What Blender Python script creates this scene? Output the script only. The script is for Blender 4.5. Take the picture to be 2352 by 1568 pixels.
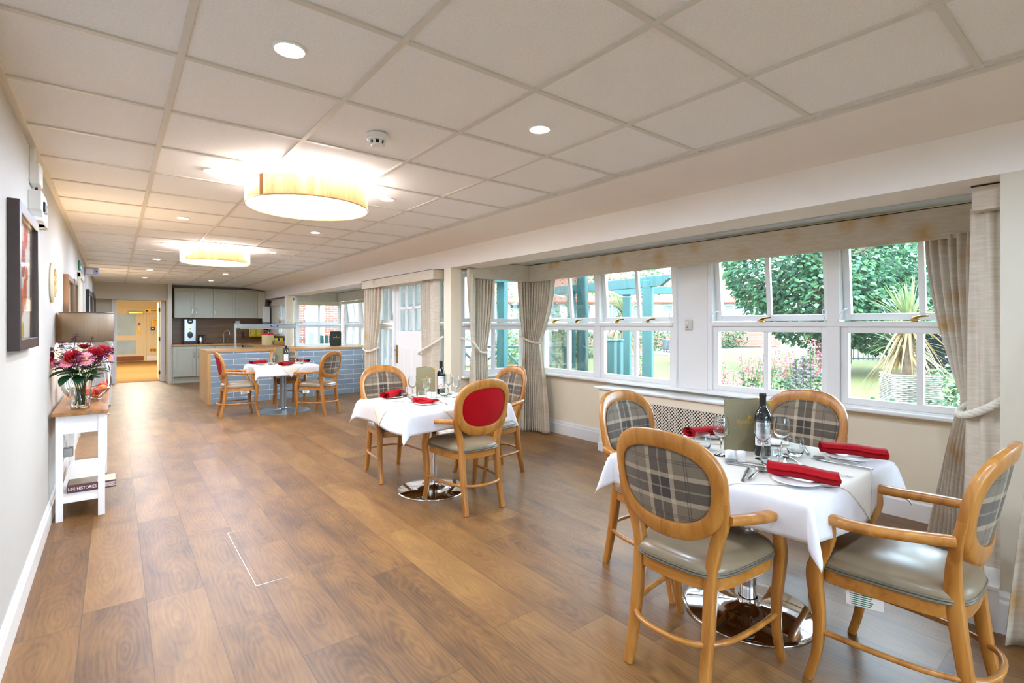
import bpy, math, random
from mathutils import Vector, Matrix
R = math.radians
SC = bpy.context.scene
COL = SC.collection
for o in list(bpy.data.objects):
    bpy.data.objects.remove(o)
random.seed(7)
PI = math.pi

# ------------------------------------------------------------------ camera
YAW = R(38.147)
cd = bpy.data.cameras.new('camera')
cd.sensor_fit = 'HORIZONTAL'; cd.sensor_width = 36.0
cd.lens = 36.0 * 1161.1 / 2352
cd.shift_y = -(784 - 746.2) / 2352
cd.clip_start = 0.03; cd.clip_end = 200
cam = bpy.data.objects.new('camera', cd); COL.objects.link(cam)
cam.location = (0, 0, 1.40); cam.rotation_euler = (R(90), 0, -YAW)
SC.camera = cam

# ------------------------------------------------------------------ world, sun, exposure
SKY = 2.5
SUN = 0.6
EXPO = 2.95
wd = bpy.data.worlds.new('overcast'); SC.world = wd; wd.use_nodes = True
wn = wd.node_tree.nodes; wl = wd.node_tree.links
wn['Background'].inputs[0].default_value = (0.72, 0.91, 1.12, 1)
wn['Background'].inputs[1].default_value = SKY
sd = bpy.data.lights.new('sun', 'SUN'); sd.energy = SUN; sd.angle = R(12); sd.color = (1, .96, .9)
sun = bpy.data.objects.new('sun', sd); COL.objects.link(sun)
sun.rotation_euler = (R(38), R(-20), R(20)); sun.location = (5, -10, 30)
SC.view_settings.view_transform = 'Standard'
SC.view_settings.look = 'None'
SC.view_settings.gamma = 1.0
SC.view_settings.use_curve_mapping = False
SC.view_settings.exposure = EXPO
cy = SC.cycles
cy.use_denoising = True
cy.max_bounces = 10; cy.diffuse_bounces = 5; cy.glossy_bounces = 4
cy.transmission_bounces = 10; cy.transparent_max_bounces = 24
cy.caustics_reflective = False; cy.caustics_refractive = False
cy.sample_clamp_indirect = 8.0

DOWN_W = 5.2      # recessed downlights, watts each
DRUM_W = 4.2     # drum pendants
LAMP_W = 3.2      # table lamps
HALL_W = 15.0     # corridor lights

# ------------------------------------------------------------------ materials
def lin(h):
    h = h.lstrip('#')
    c = [int(h[i:i + 2], 16) / 255 for i in (0, 2, 4)]
    return tuple((x / 12.92 if x <= .04045 else ((x + .055) / 1.055) ** 2.4) for x in c) + (1,)

class NT:
    def __init__(s, name):
        s.m = bpy.data.materials.new(name); s.m.use_nodes = True
        s.t = s.m.node_tree; s.n = s.t.nodes; s.l = s.t.links
        s.b = s.n['Principled BSDF']; s.out = s.n['Material Output']
    def new(s, ty, **kw):
        n = s.n.new(ty)
        for k, v in kw.items(): setattr(n, k, v)
        return n
    def put(s, sock, v):
        if isinstance(v, (int, float)): sock.default_value = v
        elif isinstance(v, (tuple, list)): sock.default_value = v
        else: s.l.new(v, sock)
    def math(s, op, a, b=None, c=None, clamp=False):
        n = s.new('ShaderNodeMath', operation=op, use_clamp=clamp)
        for i, v in enumerate((a, b, c)):
            if v is not None: s.put(n.inputs[i], v)
        return n.outputs[0]
    def mix(s, f, a, b, blend='MIX'):
        n = s.new('ShaderNodeMix', data_type='RGBA', blend_type=blend)
        s.put(n.inputs[0], f); s.put(n.inputs[6], a); s.put(n.inputs[7], b)
        return n.outputs[2]
    def xyz(s, kind='Object'):
        tc = s.new('ShaderNodeTexCoord'); sp = s.new('ShaderNodeSeparateXYZ')
        s.l.new(tc.outputs[kind], sp.inputs[0]); s.co = tc.outputs[kind]
        return sp.outputs
    def comb(s, x, y, z):
        n = s.new('ShaderNodeCombineXYZ')
        for i, v in enumerate((x, y, z)): s.put(n.inputs[i], v)
        return n.outputs[0]
    def noise(s, vec=None, scale=5, detail=2, rough=.5, dist=0):
        n = s.new('ShaderNodeTexNoise')
        n.inputs['Scale'].default_value = scale; n.inputs['Detail'].default_value = detail
        n.inputs['Roughness'].default_value = rough; n.inputs['Distortion'].default_value = dist
        if vec is not None: s.l.new(vec, n.inputs['Vector'])
        return n.outputs[0]
    def ramp(s, f, stops):
        n = s.new('ShaderNodeValToRGB'); e = n.color_ramp.elements
        while len(e) < len(stops): e.new(.5)
        for k, (p, c) in enumerate(stops): e[k].position = p; e[k].color = c
        s.put(n.inputs[0], f)
        return n.outputs[0]
    def bump(s, h, strength=.2, dist=.01):
        n = s.new('ShaderNodeBump'); n.inputs['Strength'].default_value = strength
        n.inputs['Distance'].default_value = dist; s.l.new(h, n.inputs['Height'])
        s.l.new(n.outputs[0], s.b.inputs['Normal'])
    def set(s, **kw):
        for k, v in kw.items(): s.put(s.b.inputs[k.replace('_', ' ')], v)
        return s

MT = {}
def flat(name, col, rough=.5, metal=0, spec=.5, nscale=0, namt=.06, bump=0, coat=0, sheen=0):
    t = NT(name); c = lin(col)
    if nscale:
        t.xyz(); f = t.noise(t.co, nscale, 4, .6)
        lo = tuple(x * (1 - namt) for x in c[:3]) + (1,); hi = tuple(min(1, x * (1 + namt)) for x in c[:3]) + (1,)
        t.set(Base_Color=t.ramp(f, [(.3, lo), (.7, hi)]))
        if bump: t.bump(f, bump, .004)
    else:
        t.set(Base_Color=c)
    t.set(Roughness=rough, Metallic=metal)
    t.b.inputs['Specular IOR Level'].default_value = spec
    if coat: t.b.inputs['Coat Weight'].default_value = coat; t.b.inputs['Coat Roughness'].default_value = .15
    if sheen: t.b.inputs['Sheen Weight'].default_value = sheen
    MT[name] = t.m
    return t.m

flat('wall_cream', 'EDE5DC', .75, spec=.25, nscale=2.5, namt=.015)
flat('wall_butter', 'F4E7CE', .75, spec=.25, nscale=2.5, namt=.015)
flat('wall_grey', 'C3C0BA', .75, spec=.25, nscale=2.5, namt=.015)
flat('wall_stone', 'D5CCB8', .75, spec=.25, nscale=2.5, namt=.015)
flat('hall_cream', 'EADCC0', .7, spec=.25, nscale=2.5, namt=.015)
flat('white_gloss', 'F3F2F0', .28, nscale=3, namt=.01)
flat('white_satin', 'EFEDEA', .45, nscale=3, namt=.01)
flat('white_plastic', 'ECEBE7', .4, nscale=30, namt=.01)
flat('grid_white', 'D6D1C8', .5, nscale=20, namt=.02)
flat('sage', 'BFBDA8', .42, nscale=4, namt=.02)
flat('chrome', 'E4E6E8', .06, metal=1, nscale=3, namt=.01)
flat('steel', 'B9BDC0', .22, metal=1, nscale=9, namt=.05)
flat('grey_metal', '9AA3A8', .3, metal=.7, nscale=6, namt=.03)
flat('brass', 'B08A3E', .22, metal=1, nscale=10, namt=.05)
flat('gold_leaf', 'D6AB3C', .35, metal=.6, nscale=30, namt=.05)
flat('black_wood', '17130F', .35, nscale=14, namt=.3)
flat('dark_bronze', '3B2A24', .35, nscale=14, namt=.2)
flat('black_plastic', '121212', .35, nscale=30, namt=.1)
flat('menu_olive', '8A7E5E', .5, nscale=60, namt=.05)
flat('menu_green', '12261F', .5, nscale=60, namt=.08)
flat('menu_grey', '46505A', .55, nscale=60, namt=.05)
flat('linen_white', 'E6E4E6', .8, spec=.2, nscale=40, namt=.015, bump=.03, sheen=.1)
flat('linen_ivory', 'E7E0D3', .8, spec=.2, nscale=40, namt=.02, bump=.03, sheen=.1)
flat('napkin_red', 'A50414', .7, spec=.2, nscale=25, namt=.12, bump=.06)
flat('velvet_red', 'A6000C', .8, spec=.12, nscale=8, namt=.1, sheen=.06)
flat('vinyl_taupe', '8C7A60', .32, nscale=60, namt=.03, bump=.02, coat=.15)
flat('vinyl_piping', '6F6858', .3, nscale=60, namt=.03)
flat('china', 'F4F2EC', .15, nscale=5, namt=.01)
flat('paper', 'F2EFEA', .7, nscale=20, namt=.02)
flat('paper_cream', 'D9CFB4', .7, nscale=20, namt=.05)
flat('ink', '2B2B33', .6, nscale=20, namt=.05)
flat('ink_red', 'B4303A', .6, nscale=20, namt=.05)
flat('ink_white', 'F0EEE6', .6, nscale=20, namt=.02)
flat('bottle_glass', '0A120C', .05, nscale=5, namt=.1, spec=.7)
flat('capsule_black', '141311', .35, nscale=20, namt=.1)
flat('rope_cream', 'E6DECF', .75, nscale=90, namt=.08)
flat('book_maroon', '5A2B30', .4, nscale=15, namt=.05)
flat('book_sepia', '8C7C66', .45, nscale=9, namt=.25)
flat('tin_cream', 'E3CD97', .35, nscale=6, namt=.03)
flat('lid_red', 'D3112A', .35, nscale=8, namt=.05)
flat('packet_yellow', 'F0DC20', .4, nscale=14, namt=.12)
flat('packet_blue', '17417F', .4, nscale=14, namt=.25)
flat('packet_pale', 'C9D8E6', .4, nscale=14, namt=.15)
flat('wicker_tan', 'C99F68', .6, nscale=40, namt=.25, bump=.3)
flat('badge_blue', '1D4FA3', .4, nscale=9, namt=.05)
flat('sign_green', '0E7A5A', .5, nscale=9, namt=.05)
flat('sensor_lilac', 'B7B4D6', .5, nscale=9, namt=.04)
flat('dark_gap', '1A1714', .8, nscale=9, namt=.1)
flat('fruit_red', 'B3302A', .35, nscale=7, namt=.35)
flat('fruit_orange', 'E0762A', .45, nscale=16, namt=.1)
flat('fruit_peach', 'E2562F', .5, nscale=7, namt=.3)
flat('fruit_lemon', 'DDC02E', .45, nscale=12, namt=.1)
flat('petal_red', 'A3061C', .55, nscale=30, namt=.25)
flat('petal_pink', 'EE8FA5', .6, nscale=30, namt=.12)
flat('petal_magenta', '7E1045', .6, nscale=40, namt=.3)
flat('petal_plum', '5E2140', .6, nscale=40, namt=.3)
flat('petal_heart', 'D8A24C', .7, nscale=60, namt=.2)
flat('leaf_dark', '1C4326', .4, nscale=14, namt=.25)
flat('stem_green', '57803B', .5, nscale=20, namt=.2)
flat('teal_wood', '25504F', .65, nscale=11, namt=.12, bump=.1)
flat('render_white', 'EDEDE8', .8, nscale=3, namt=.04)
flat('pane_dark', '75848C', .1, nscale=2, namt=.25)
flat('path_grey', '66625F', .85, nscale=6, namt=.1)
flat('soil', '6B5340', .9, nscale=12, namt=.3)
flat('bark', '6A5844', .85, nscale=16, namt=.3, bump=.5)
flat('iron_black', '20262B', .5, nscale=14, namt=.1)
flat('rattan_grey', '495057', .6, nscale=60, namt=.3, bump=.3)
flat('wicker_white', '8C857A', .7, nscale=50, namt=.15, bump=.2)
flat('carpet_gold', '8E6C40', .95, spec=.1, nscale=50, namt=.2, bump=.3)
flat('frosted_blue', 'A9C4DC', .35, nscale=2, namt=.12)
flat('kick_wood', '8A4F1F', .4, nscale=8, namt=.15)
flat('roof_lead', '8E939A', .7, nscale=4, namt=.08)

def wood(name, dark, mid, light, rough=.4, axis='z', sc=1.0, coat=.1, kind='Object'):
    t = NT(name); o = t.xyz(kind)
    k = {'x': (1.5, 22, 22), 'y': (22, 1.5, 22), 'z': (22, 22, 1.5)}[axis]
    v = t.comb(*[t.math('MULTIPLY', o[i], k[i] * sc) for i in range(3)])
    f = t.noise(v, 1.0, 5, .6, .6); g = t.noise(v, 7.0, 3, .6)
    c = t.ramp(f, [(.28, lin(dark)), (.5, lin(mid)), (.74, lin(light))])
    c = t.mix(t.math('MULTIPLY', g, .22), c, lin(dark))
    t.set(Base_Color=c, Roughness=rough); t.bump(g, .04, .003)
    t.b.inputs['Coat Weight'].default_value = coat; t.b.inputs['Coat Roughness'].default_value = .2
    MT[name] = t.m
wood('beech', '94591F', 'B87932', 'CC9248', .34, 'z', coat=.25)
wood('beech_rail', '94591F', 'B87932', 'CC9248', .34, 'x', coat=.25)
wood('oak_top', '9A6B3A', 'C08C50', 'D0A066', .4, 'x')
wood('oak_end', 'A87B44', 'C99B60', 'D6AD76', .42, 'z')
wood('oak_board', '7F5428', '9C6A36', 'B3803F', .38, 'y', coat=.2)
wood('walnut_splash', '5E3F22', '7A552F', '8C6638', .35, 'x', .6)
wood('frame_brown', '5E4430', '7A5B40', '8D6E50', .45, 'z')
wood('veneer_edge', 'C99A5A', 'DDB071', 'E8C48C', .5, 'z')

def m_floor():
    t = NT('vinyl_planks'); o = t.xyz('Object')
    W, L = .25, 1.3
    fx = t.math('DIVIDE', t.math('ADD', o[0], 10.125), W); row = t.math('FLOOR', fx)
    rn = t.new('ShaderNodeTexWhiteNoise', noise_dimensions='1D'); t.l.new(row, rn.inputs['W'])
    fy = t.math('ADD', t.math('DIVIDE', t.math('ADD', o[1], 20), L), rn.outputs[0]); colm = t.math('FLOOR', fy)
    pn = t.new('ShaderNodeTexWhiteNoise', noise_dimensions='3D'); t.l.new(t.comb(row, colm, 0.5), pn.inputs['Vector'])
    pr = pn.outputs[0]
    lx = t.math('SUBTRACT', fx, row); ly = t.math('SUBTRACT', fy, colm)
    cx = t.math('SUBTRACT', lx, .5)
    # cathedral figure: stretched rings round a heart that sits at a different place in every board
    wv = t.comb(t.math('MULTIPLY', o[0], 7.0), t.math('MULTIPLY', o[1], 2.2), t.math('MULTIPLY', pr, 37))
    n1 = t.noise(wv, 1.0, 3, .55, .3)
    yy = t.math('MULTIPLY', t.math('SUBTRACT', t.math('FRACT', t.math('MULTIPLY', ly, 2.0)), t.math('ADD', .25, t.math('MULTIPLY', pn.outputs[0], .5))), .55)
    xx = t.math('ADD', cx, t.math('MULTIPLY', t.math('SUBTRACT', pr, .5), .3))
    fig = t.math('SQRT', t.math('ADD', t.math('MULTIPLY', xx, xx), t.math('MULTIPLY', yy, yy)))
    fig = t.math('ADD', fig, t.math('MULTIPLY', n1, .42))
    band = t.math('SINE', t.math('MULTIPLY', fig, 78))
    band = t.math('MULTIPLY', t.math('ADD', band, 1), .5)
    band = t.math('MULTIPLY', band, t.math('SUBTRACT', 1.15, t.math('MULTIPLY', fig, .9), None, True))
    gv = t.comb(t.math('MULTIPLY', o[0], 95), t.math('MULTIPLY', o[1], 3.0), t.math('MULTIPLY', pr, 91))
    n2 = t.noise(gv, 1.0, 3, .6)
    bv = t.comb(t.math('MULTIPLY', o[0], 6), t.math('MULTIPLY', o[1], 2.2), t.math('MULTIPLY', pr, 13))
    n3 = t.noise(bv, 1.0, 3, .6, .4)
    tone = t.math('ADD', t.math('MULTIPLY', n3, .50), t.math('MULTIPLY', n2, .30))
    tone = t.math('ADD', tone, t.math('MULTIPLY', band, .09))
    tone = t.math('ADD', tone, t.math('MULTIPLY', t.math('SUBTRACT', pr, .5), .16))
    c = t.ramp(tone, [(.24, lin('5A3C1F')), (.42, lin('81592D')), (.58, lin('976D39')), (.76, lin('AA824B'))])
    e1 = t.math('LESS_THAN', t.math('MINIMUM', lx, t.math('SUBTRACT', 1, lx)), .0075)
    e2 = t.math('LESS_THAN', t.math('MINIMUM', ly, t.math('SUBTRACT', 1, ly)), .0013)
    e = t.math('MAXIMUM', e1, e2)
    c = t.mix(t.math('MULTIPLY', e, .6), c, lin('3E2C1C'))
    t.set(Base_Color=c, Roughness=t.math('ADD', .42, t.math('MULTIPLY', n2, .14)))
    t.b.inputs['Specular IOR Level'].default_value = .42
    t.b.inputs['Coat Weight'].default_value = .22; t.b.inputs['Coat Roughness'].default_value = .3; t.b.inputs['Coat IOR'].default_value = 1.5
    t.bump(n2, .05, .003)
    MT['vinyl_planks'] = t.m
m_floor()

def m_plaid(name, base, dark, light, line):
    t = NT(name); o = t.xyz('Object')
    u = o[0]; v = t.math('SUBTRACT', o[2], .775)
    def wrap(c, P): return t.math('WRAP', c, P / 2, -P / 2)
    def cmpv(c, x, w): return t.math('COMPARE', c, x, w)
    def masks(c):
        w = wrap(c, .33); a = t.math('ABSOLUTE', w)
        dark_ = cmpv(w, 0, .040); lt = cmpv(a, .050, .009)
        mid = cmpv(w, 0, .0035)
        thin = t.math('ADD', cmpv(a, .104, .002), cmpv(a, .113, .002))
        return dark_, lt, mid, thin
    dx, lx, mx, tx = masks(u); dy, ly, my, ty = masks(v)
    add = lambda a, b: t.math('ADD', a, b, clamp=True)
    h = lambda m, k: t.math('MULTIPLY', m, k)
    c = t.mix(add(h(dx, .62), h(dy, .62)), lin(base), lin(dark))
    c = t.mix(add(h(lx, .6), h(ly, .6)), c, lin(light))
    c = t.mix(add(h(mx, .35), h(my, .35)), c, lin(light))
    c = t.mix(add(h(tx, .5), h(ty, .5)), c, lin(line))
    f = t.noise(t.co, 500, 2, .5); g = t.noise(t.co, 30, 3, .5)
    c = t.mix(t.math('MULTIPLY', f, .25), c, lin(dark))
    t.set(Base_Color=c, Roughness=.85); t.b.inputs['Sheen Weight'].default_value = .25
    t.bump(f, .15, .002)
    MT[name] = t.m
m_plaid('plaid', '7C6C58', '3D332B', 'BCAA8E', '362D27')

def m_curtain(name, base, dark, spot):
    t = NT(name); o = t.xyz('Object')
    sv = t.comb(t.math('MULTIPLY', t.math('ADD', o[0], o[1]), 9), t.math('MULTIPLY', o[1], 4), t.math('MULTIPLY', o[2], 85))
    f = t.noise(sv, 1, 4, .6)
    c = t.ramp(f, [(.3, lin(dark)), (.7, lin(base))])
    vn = t.new('ShaderNodeTexVoronoi'); vn.inputs['Scale'].default_value = 3.4
    vn.inputs['Randomness'].default_value = .75; t.l.new(t.co, vn.inputs['Vector'])
    m = t.math('SUBTRACT', 1, t.math('DIVIDE', vn.outputs['Distance'], .34), clamp=True)
    m = t.math('MULTIPLY', m, t.noise(t.co, 16, 2, .5))
    c = t.mix(t.math('MULTIPLY', m, 1.5, clamp=True), c, lin(spot))
    t.set(Base_Color=c, Roughness=.8); t.b.inputs['Sheen Weight'].default_value = .15
    t.b.inputs['Specular IOR Level'].default_value = .25
    t.bump(t.noise(t.co, 240, 2, .5), .1, .003)
    MT[name] = t.m
m_curtain('curtain_linen', 'DBCFBC', 'C8BBA5', 'BE9038')
m_curtain('blind_linen', 'D0CDC4', 'BDB9AE', 'C4B483')

def m_ceiling():
    t = NT('ceiling_tile'); t.xyz()
    f = t.noise(t.co, 130, 4, .7); g = t.noise(t.co, 1.1, 2, .5)
    c = t.ramp(f, [(.35, lin('EAE9E8')), (.65, lin('F5F4F3'))])
    t.set(Base_Color=t.mix(t.math('MULTIPLY', g, .12), c, lin('E6E4E2')), Roughness=.9)
    t.b.inputs['Specular IOR Level'].default_value = .1
    t.bump(f, .25, .004); MT['ceiling_tile'] = t.m
m_ceiling()

def m_brick(name, c1, c2, mortar, bw, bh, gap, rough=.8, vec='xz', bump=.3, offs=.5, tint=.5):
    t = NT(name); o = t.xyz('Object')
    b = t.new('ShaderNodeTexBrick'); b.offset = offs
    if vec == 'xz': v = t.comb(t.math('ADD', o[0], o[1]), o[2], 0)
    else: v = t.comb(o[0], o[1], 0)
    t.l.new(v, b.inputs['Vector']); b.inputs['Scale'].default_value = 1
    b.inputs['Color1'].default_value = lin(c1); b.inputs['Color2'].default_value = lin(c2)
    b.inputs['Mortar'].default_value = lin(mortar); b.inputs['Mortar Size'].default_value = gap
    b.inputs['Mortar Smooth'].default_value = .1
    b.inputs['Brick Width'].default_value = bw; b.inputs['Row Height'].default_value = bh
    t.set(Base_Color=b.outputs['Color'], Roughness=rough)
    iv = t.math('SUBTRACT', 1, b.outputs['Fac']); t.bump(iv, bump, .004)
    MT[name] = t.m
m_brick('blue_metro', '8494A2', '90A0AD', 'E3E1DB', .40, .098, .004, .18)
m_brick('house_brick', '7A3F2F', '864D3C', '9C9185', .225, .075, .008)
m_brick('roof_tile', '773A2B', '864736', '502B20', .17, .14, .008, bump=.6)

def m_grille():
    t = NT('grille_mesh'); o = t.xyz('Object')
    P = .0165
    a = t.math('ADD', o[1], o[2]); b = t.math('SUBTRACT', o[1], o[2])
    def w(c): return t.math('ABSOLUTE', t.math('WRAP', c, P, -P))
    hole = t.math('MULTIPLY', t.math('LESS_THAN', w(a), .0105), t.math('LESS_THAN', w(b), .0105))
    t.set(Base_Color=t.mix(hole, lin('E9DFCE'), lin('2E2118')), Roughness=.6); MT['grille_mesh'] = t.m
m_grille()

def m_grass():
    t = NT('lawn_grass'); t.xyz()
    f = t.noise(t.co, 22, 5, .7); g = t.noise(t.co, .6, 3, .5)
    c = t.ramp(f, [(.3, lin('3D3D23')), (.5, lin('4E4E2D')), (.7, lin('5E5C3B'))])
    c = t.mix(t.math('MULTIPLY', g, .35), c, lin('696746'))
    t.set(Base_Color=c, Roughness=.95); t.b.inputs['Specular IOR Level'].default_value = .1
    t.bump(f, .5, .03); MT['lawn_grass'] = t.m
m_grass()

def m_leaf(name, a, b, c, trans=.35):
    t = NT(name)
    g = t.new('ShaderNodeNewGeometry')
    col = t.ramp(g.outputs['Random Per Island'], [(0, lin(a)), (.5, lin(b)), (1, lin(c))])
    t.set(Base_Color=col, Roughness=.5)
    tr = t.new('ShaderNodeBsdfTranslucent'); t.l.new(col, tr.inputs[0])
    mx = t.new('ShaderNodeMixShader'); mx.inputs[0].default_value = trans
    t.l.new(t.b.outputs[0], mx.inputs[1]); t.l.new(tr.outputs[0], mx.inputs[2]); t.l.new(mx.outputs[0], t.out.inputs[0])
    MT[name] = t.m
m_leaf('leaf_lime', '204331', '335B3D', '5E8152')
m_leaf('leaf_hedge', '27462D', '3A5935', '526D42')
m_leaf('leaf_pale', '425C34', '587044', '708357')
m_leaf('leaf_gold', '7A6A28', '8A7834', '7A5225')
m_leaf('leaf_sword', '4E623B', '6A754B', '83784D')
m_leaf('leaf_straw', '886A40', '987D51', '7E5C38')
m_leaf('flower_pink', 'B8385A', 'CC5A74', 'D67C8E', .2)
m_leaf('flower_mauve', '5C5154', '7E7478', '57624D', .2)
m_leaf('foliage_grey', '445C44', '597155', '354D34')

def m_glass(name, rough=0, tint=(1, 1, 1, 1), ior=1.45):
    t = NT(name); t.n.remove(t.b)
    g = t.new('ShaderNodeBsdfGlass'); g.inputs['IOR'].default_value = ior
    g.inputs['Color'].default_value = tint; g.inputs['Roughness'].default_value = rough
    t.l.new(g.outputs[0], t.out.inputs[0]); MT[name] = t.m
m_glass('crystal', tint=(.97, .985, .985, 1))

def m_pane(name, tint=(1, 1, 1, 1), k=.8):
    t = NT(name); t.n.remove(t.b)
    tr = t.new('ShaderNodeBsdfTransparent'); tr.inputs[0].default_value = tint
    gl = t.new('ShaderNodeBsdfGlossy'); gl.inputs['Roughness'].default_value = .02
    fr = t.new('ShaderNodeFresnel'); fr.inputs[0].default_value = 1.45
    mx = t.new('ShaderNodeMixShader')
    t.l.new(t.math('MULTIPLY', fr.outputs[0], k), mx.inputs[0])
    t.l.new(tr.outputs[0], mx.inputs[1]); t.l.new(gl.outputs[0], mx.inputs[2]); t.l.new(mx.outputs[0], t.out.inputs[0])
    MT[name] = t.m
m_pane('pane', (.94, .975, .97, 1))
m_pane('picture_glass', (1, 1, 1, 1), .45)
m_pane('shelf_glass', (.80, .9, .88, 1), 1.0)

def m_emit(name, col, s):
    t = NT(name); t.n.remove(t.b)
    e = t.new('ShaderNodeEmission'); e.inputs[0].default_value = lin(col); e.inputs[1].default_value = s
    t.l.new(e.outputs[0], t.out.inputs[0]); MT[name] = t.m
m_emit('lamp_lens', 'FFFDF6', 26)
m_emit('tube_light', 'FFF3DC', 8)
m_emit('led_red', 'FF4020', 3)
m_emit('led_amber', 'FF9020', 1.2)

def m_shade(name, a, b, trans, sx):
    t = NT(name); o = t.xyz('Object')
    v = t.comb(t.math('MULTIPLY', o[0], sx), t.math('MULTIPLY', o[1], sx), t.math('MULTIPLY', o[2], 2.5))
    c = t.ramp(t.noise(v, 1, 4, .65), [(.3, lin(a)), (.7, lin(b))])
    t.set(Base_Color=c, Roughness=.6)
    tr = t.new('ShaderNodeBsdfTranslucent'); t.l.new(c, tr.inputs[0])
    mx = t.new('ShaderNodeMixShader'); mx.inputs[0].default_value = trans
    t.l.new(t.b.outputs[0], mx.inputs[1]); t.l.new(tr.outputs[0], mx.inputs[2]); t.l.new(mx.outputs[0], t.out.inputs[0])
    MT[name] = t.m
m_shade('veneer_shade', 'DDBF98', 'F0DDC2', .26, 40)
m_shade('linen_shade', '8C7A64', '9C8A72', .22, 160)
m_emit('diffuser', 'FFF6EA', 3.2)

# ------------------------------------------------------------------ mesh helpers
def sgnpow(v, p): return math.copysign(abs(v) ** p, v)

class MB:
    def __init__(s): s.v = []; s.f = []
    def add(s, vs, fs):
        b = len(s.v); s.v += [tuple(p) for p in vs]; s.f += [tuple(i + b for i in f) for f in fs]
        return s
    def box(s, x0, x1, y0, y1, z0, z1):
        vs = [(x, y, z) for z in (z0, z1) for y in (y0, y1) for x in (x0, x1)]
        return s.add(vs, [(0, 2, 3, 1), (4, 5, 7, 6), (0, 1, 5, 4), (2, 6, 7, 3), (0, 4, 6, 2), (1, 3, 7, 5)])
    def cbox(s, cx, cy, cz, sx, sy, sz): return s.box(cx - sx / 2, cx + sx / 2, cy - sy / 2, cy + sy / 2, cz - sz / 2, cz + sz / 2)
    def rings(s, rs, closed=True, cap0=True, cap1=True, loop=False):
        b = len(s.v); n = len(rs[0])
        for r in rs: s.v += [tuple(p) for p in r]
        m = len(rs); kk = n if closed else n - 1
        for i in range(m if loop else m - 1):
            j = (i + 1) % m
            for k in range(kk):
                l = (k + 1) % n
                s.f.append((b + i * n + k, b + i * n + l, b + j * n + l, b + j * n + k))
        if not loop:
            if cap0: s.f.append(tuple(b + k for k in reversed(range(n))))
            if cap1: s.f.append(tuple(b + (m - 1) * n + k for k in range(n)))
        return s
    def frames(s, pts, ref=(0, 0, 1), loop=False):
        pts = [Vector(p) for p in pts]; m = len(pts); out = []
        for i, p in enumerate(pts):
            a = pts[(i - 1) % m] if (loop or i > 0) else p
            c = pts[(i + 1) % m] if (loop or i < m - 1) else p
            t = (c - a).normalized(); r = Vector(ref)
            if abs(t.dot(r)) > .98: r = Vector((1, 0, 0)) if abs(t.x) < .9 else Vector((0, 1, 0))
            x = r.cross(t).normalized(); y = t.cross(x).normalized()
            out.append((p, x, y))
        return out
    def tube(s, pts, r, n=8, loop=False, ref=(0, 0, 1), caps=True):
        rs = []
        for i, (p, x, y) in enumerate(s.frames(pts, ref, loop)):
            rr = r[i] if isinstance(r, (list, tuple)) else r
            rs.append([p + x * rr * math.cos(2 * PI * k / n) + y * rr * math.sin(2 * PI * k / n) for k in range(n)])
        return s.rings(rs, True, caps, caps, loop)
    def sweep(s, pts, prof, ref=(0, 1, 0), n=12, p=.45, loop=False):
        rs = []
        for i, (q, x, y) in enumerate(s.frames(pts, ref, loop)):
            w, h = prof[i] if isinstance(prof, list) else prof
            rs.append([q + x * (w / 2) * sgnpow(math.cos(2 * PI * k / n), p) + y * (h / 2) * sgnpow(math.sin(2 * PI * k / n), p) for k in range(n)])
        return s.rings(rs, True, True, True, loop)
    def lathe(s, prof, n=24, c=(0, 0, 0), cap0=False, cap1=False, sx=1, sy=1):
        rs = [[(c[0] + r * sx * math.cos(2 * PI * k / n), c[1] + r * sy * math.sin(2 * PI * k / n), c[2] + z) for k in range(n)] for r, z in prof]
        return s.rings(rs, True, cap0, cap1)
    def grid(s, nu, nv, fn, wrap=False):
        b = len(s.v)
        for j in range(nv + 1):
            for i in range(nu + (0 if wrap else 1)): s.v.append(tuple(fn(i / nu, j / nv)))
        w = nu + (0 if wrap else 1)
        for j in range(nv):
            for i in range(nu):
                k = (i + 1) % w if wrap else i + 1
                s.f.append((b + j * w + i, b + j * w + k, b + (j + 1) * w + k, b + (j + 1) * w + i))
        return s
    def prism(s, poly, z0, z1):
        n = len(poly)
        return s.rings([[(x, y, z0) for x, y in poly], [(x, y, z1) for x, y in poly]])
    def xf(s, M, start=0):
        s.v[start:] = [tuple(M @ Vector(p)) for p in s.v[start:]]; return s
    def build(s, name, mat, parent=None, smooth=True, angle=38, bevel=0, seg=2, solid=0, loc=None, rot=None):
        me = bpy.data.meshes.new(name); me.from_pydata(s.v, [], s.f); me.validate(); me.update()
        me.materials.append(MT[mat] if isinstance(mat, str) else mat)
        if smooth:
            me.shade_smooth(); me.set_sharp_from_angle(angle=R(angle))
        o = bpy.data.objects.new(name, me); COL.objects.link(o)
        if parent: o.parent = parent
        if loc: o.location = loc
        if rot: o.rotation_euler = rot
        if solid:
            m = o.modifiers.new('solid', 'SOLIDIFY'); m.thickness = solid; m.offset = 0
        if bevel:
            m = o.modifiers.new('bevel', 'BEVEL'); m.width = bevel; m.segments = seg; m.limit_method = 'ANGLE'; m.angle_limit = R(40)
            m.harden_normals = False
        return o

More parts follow.
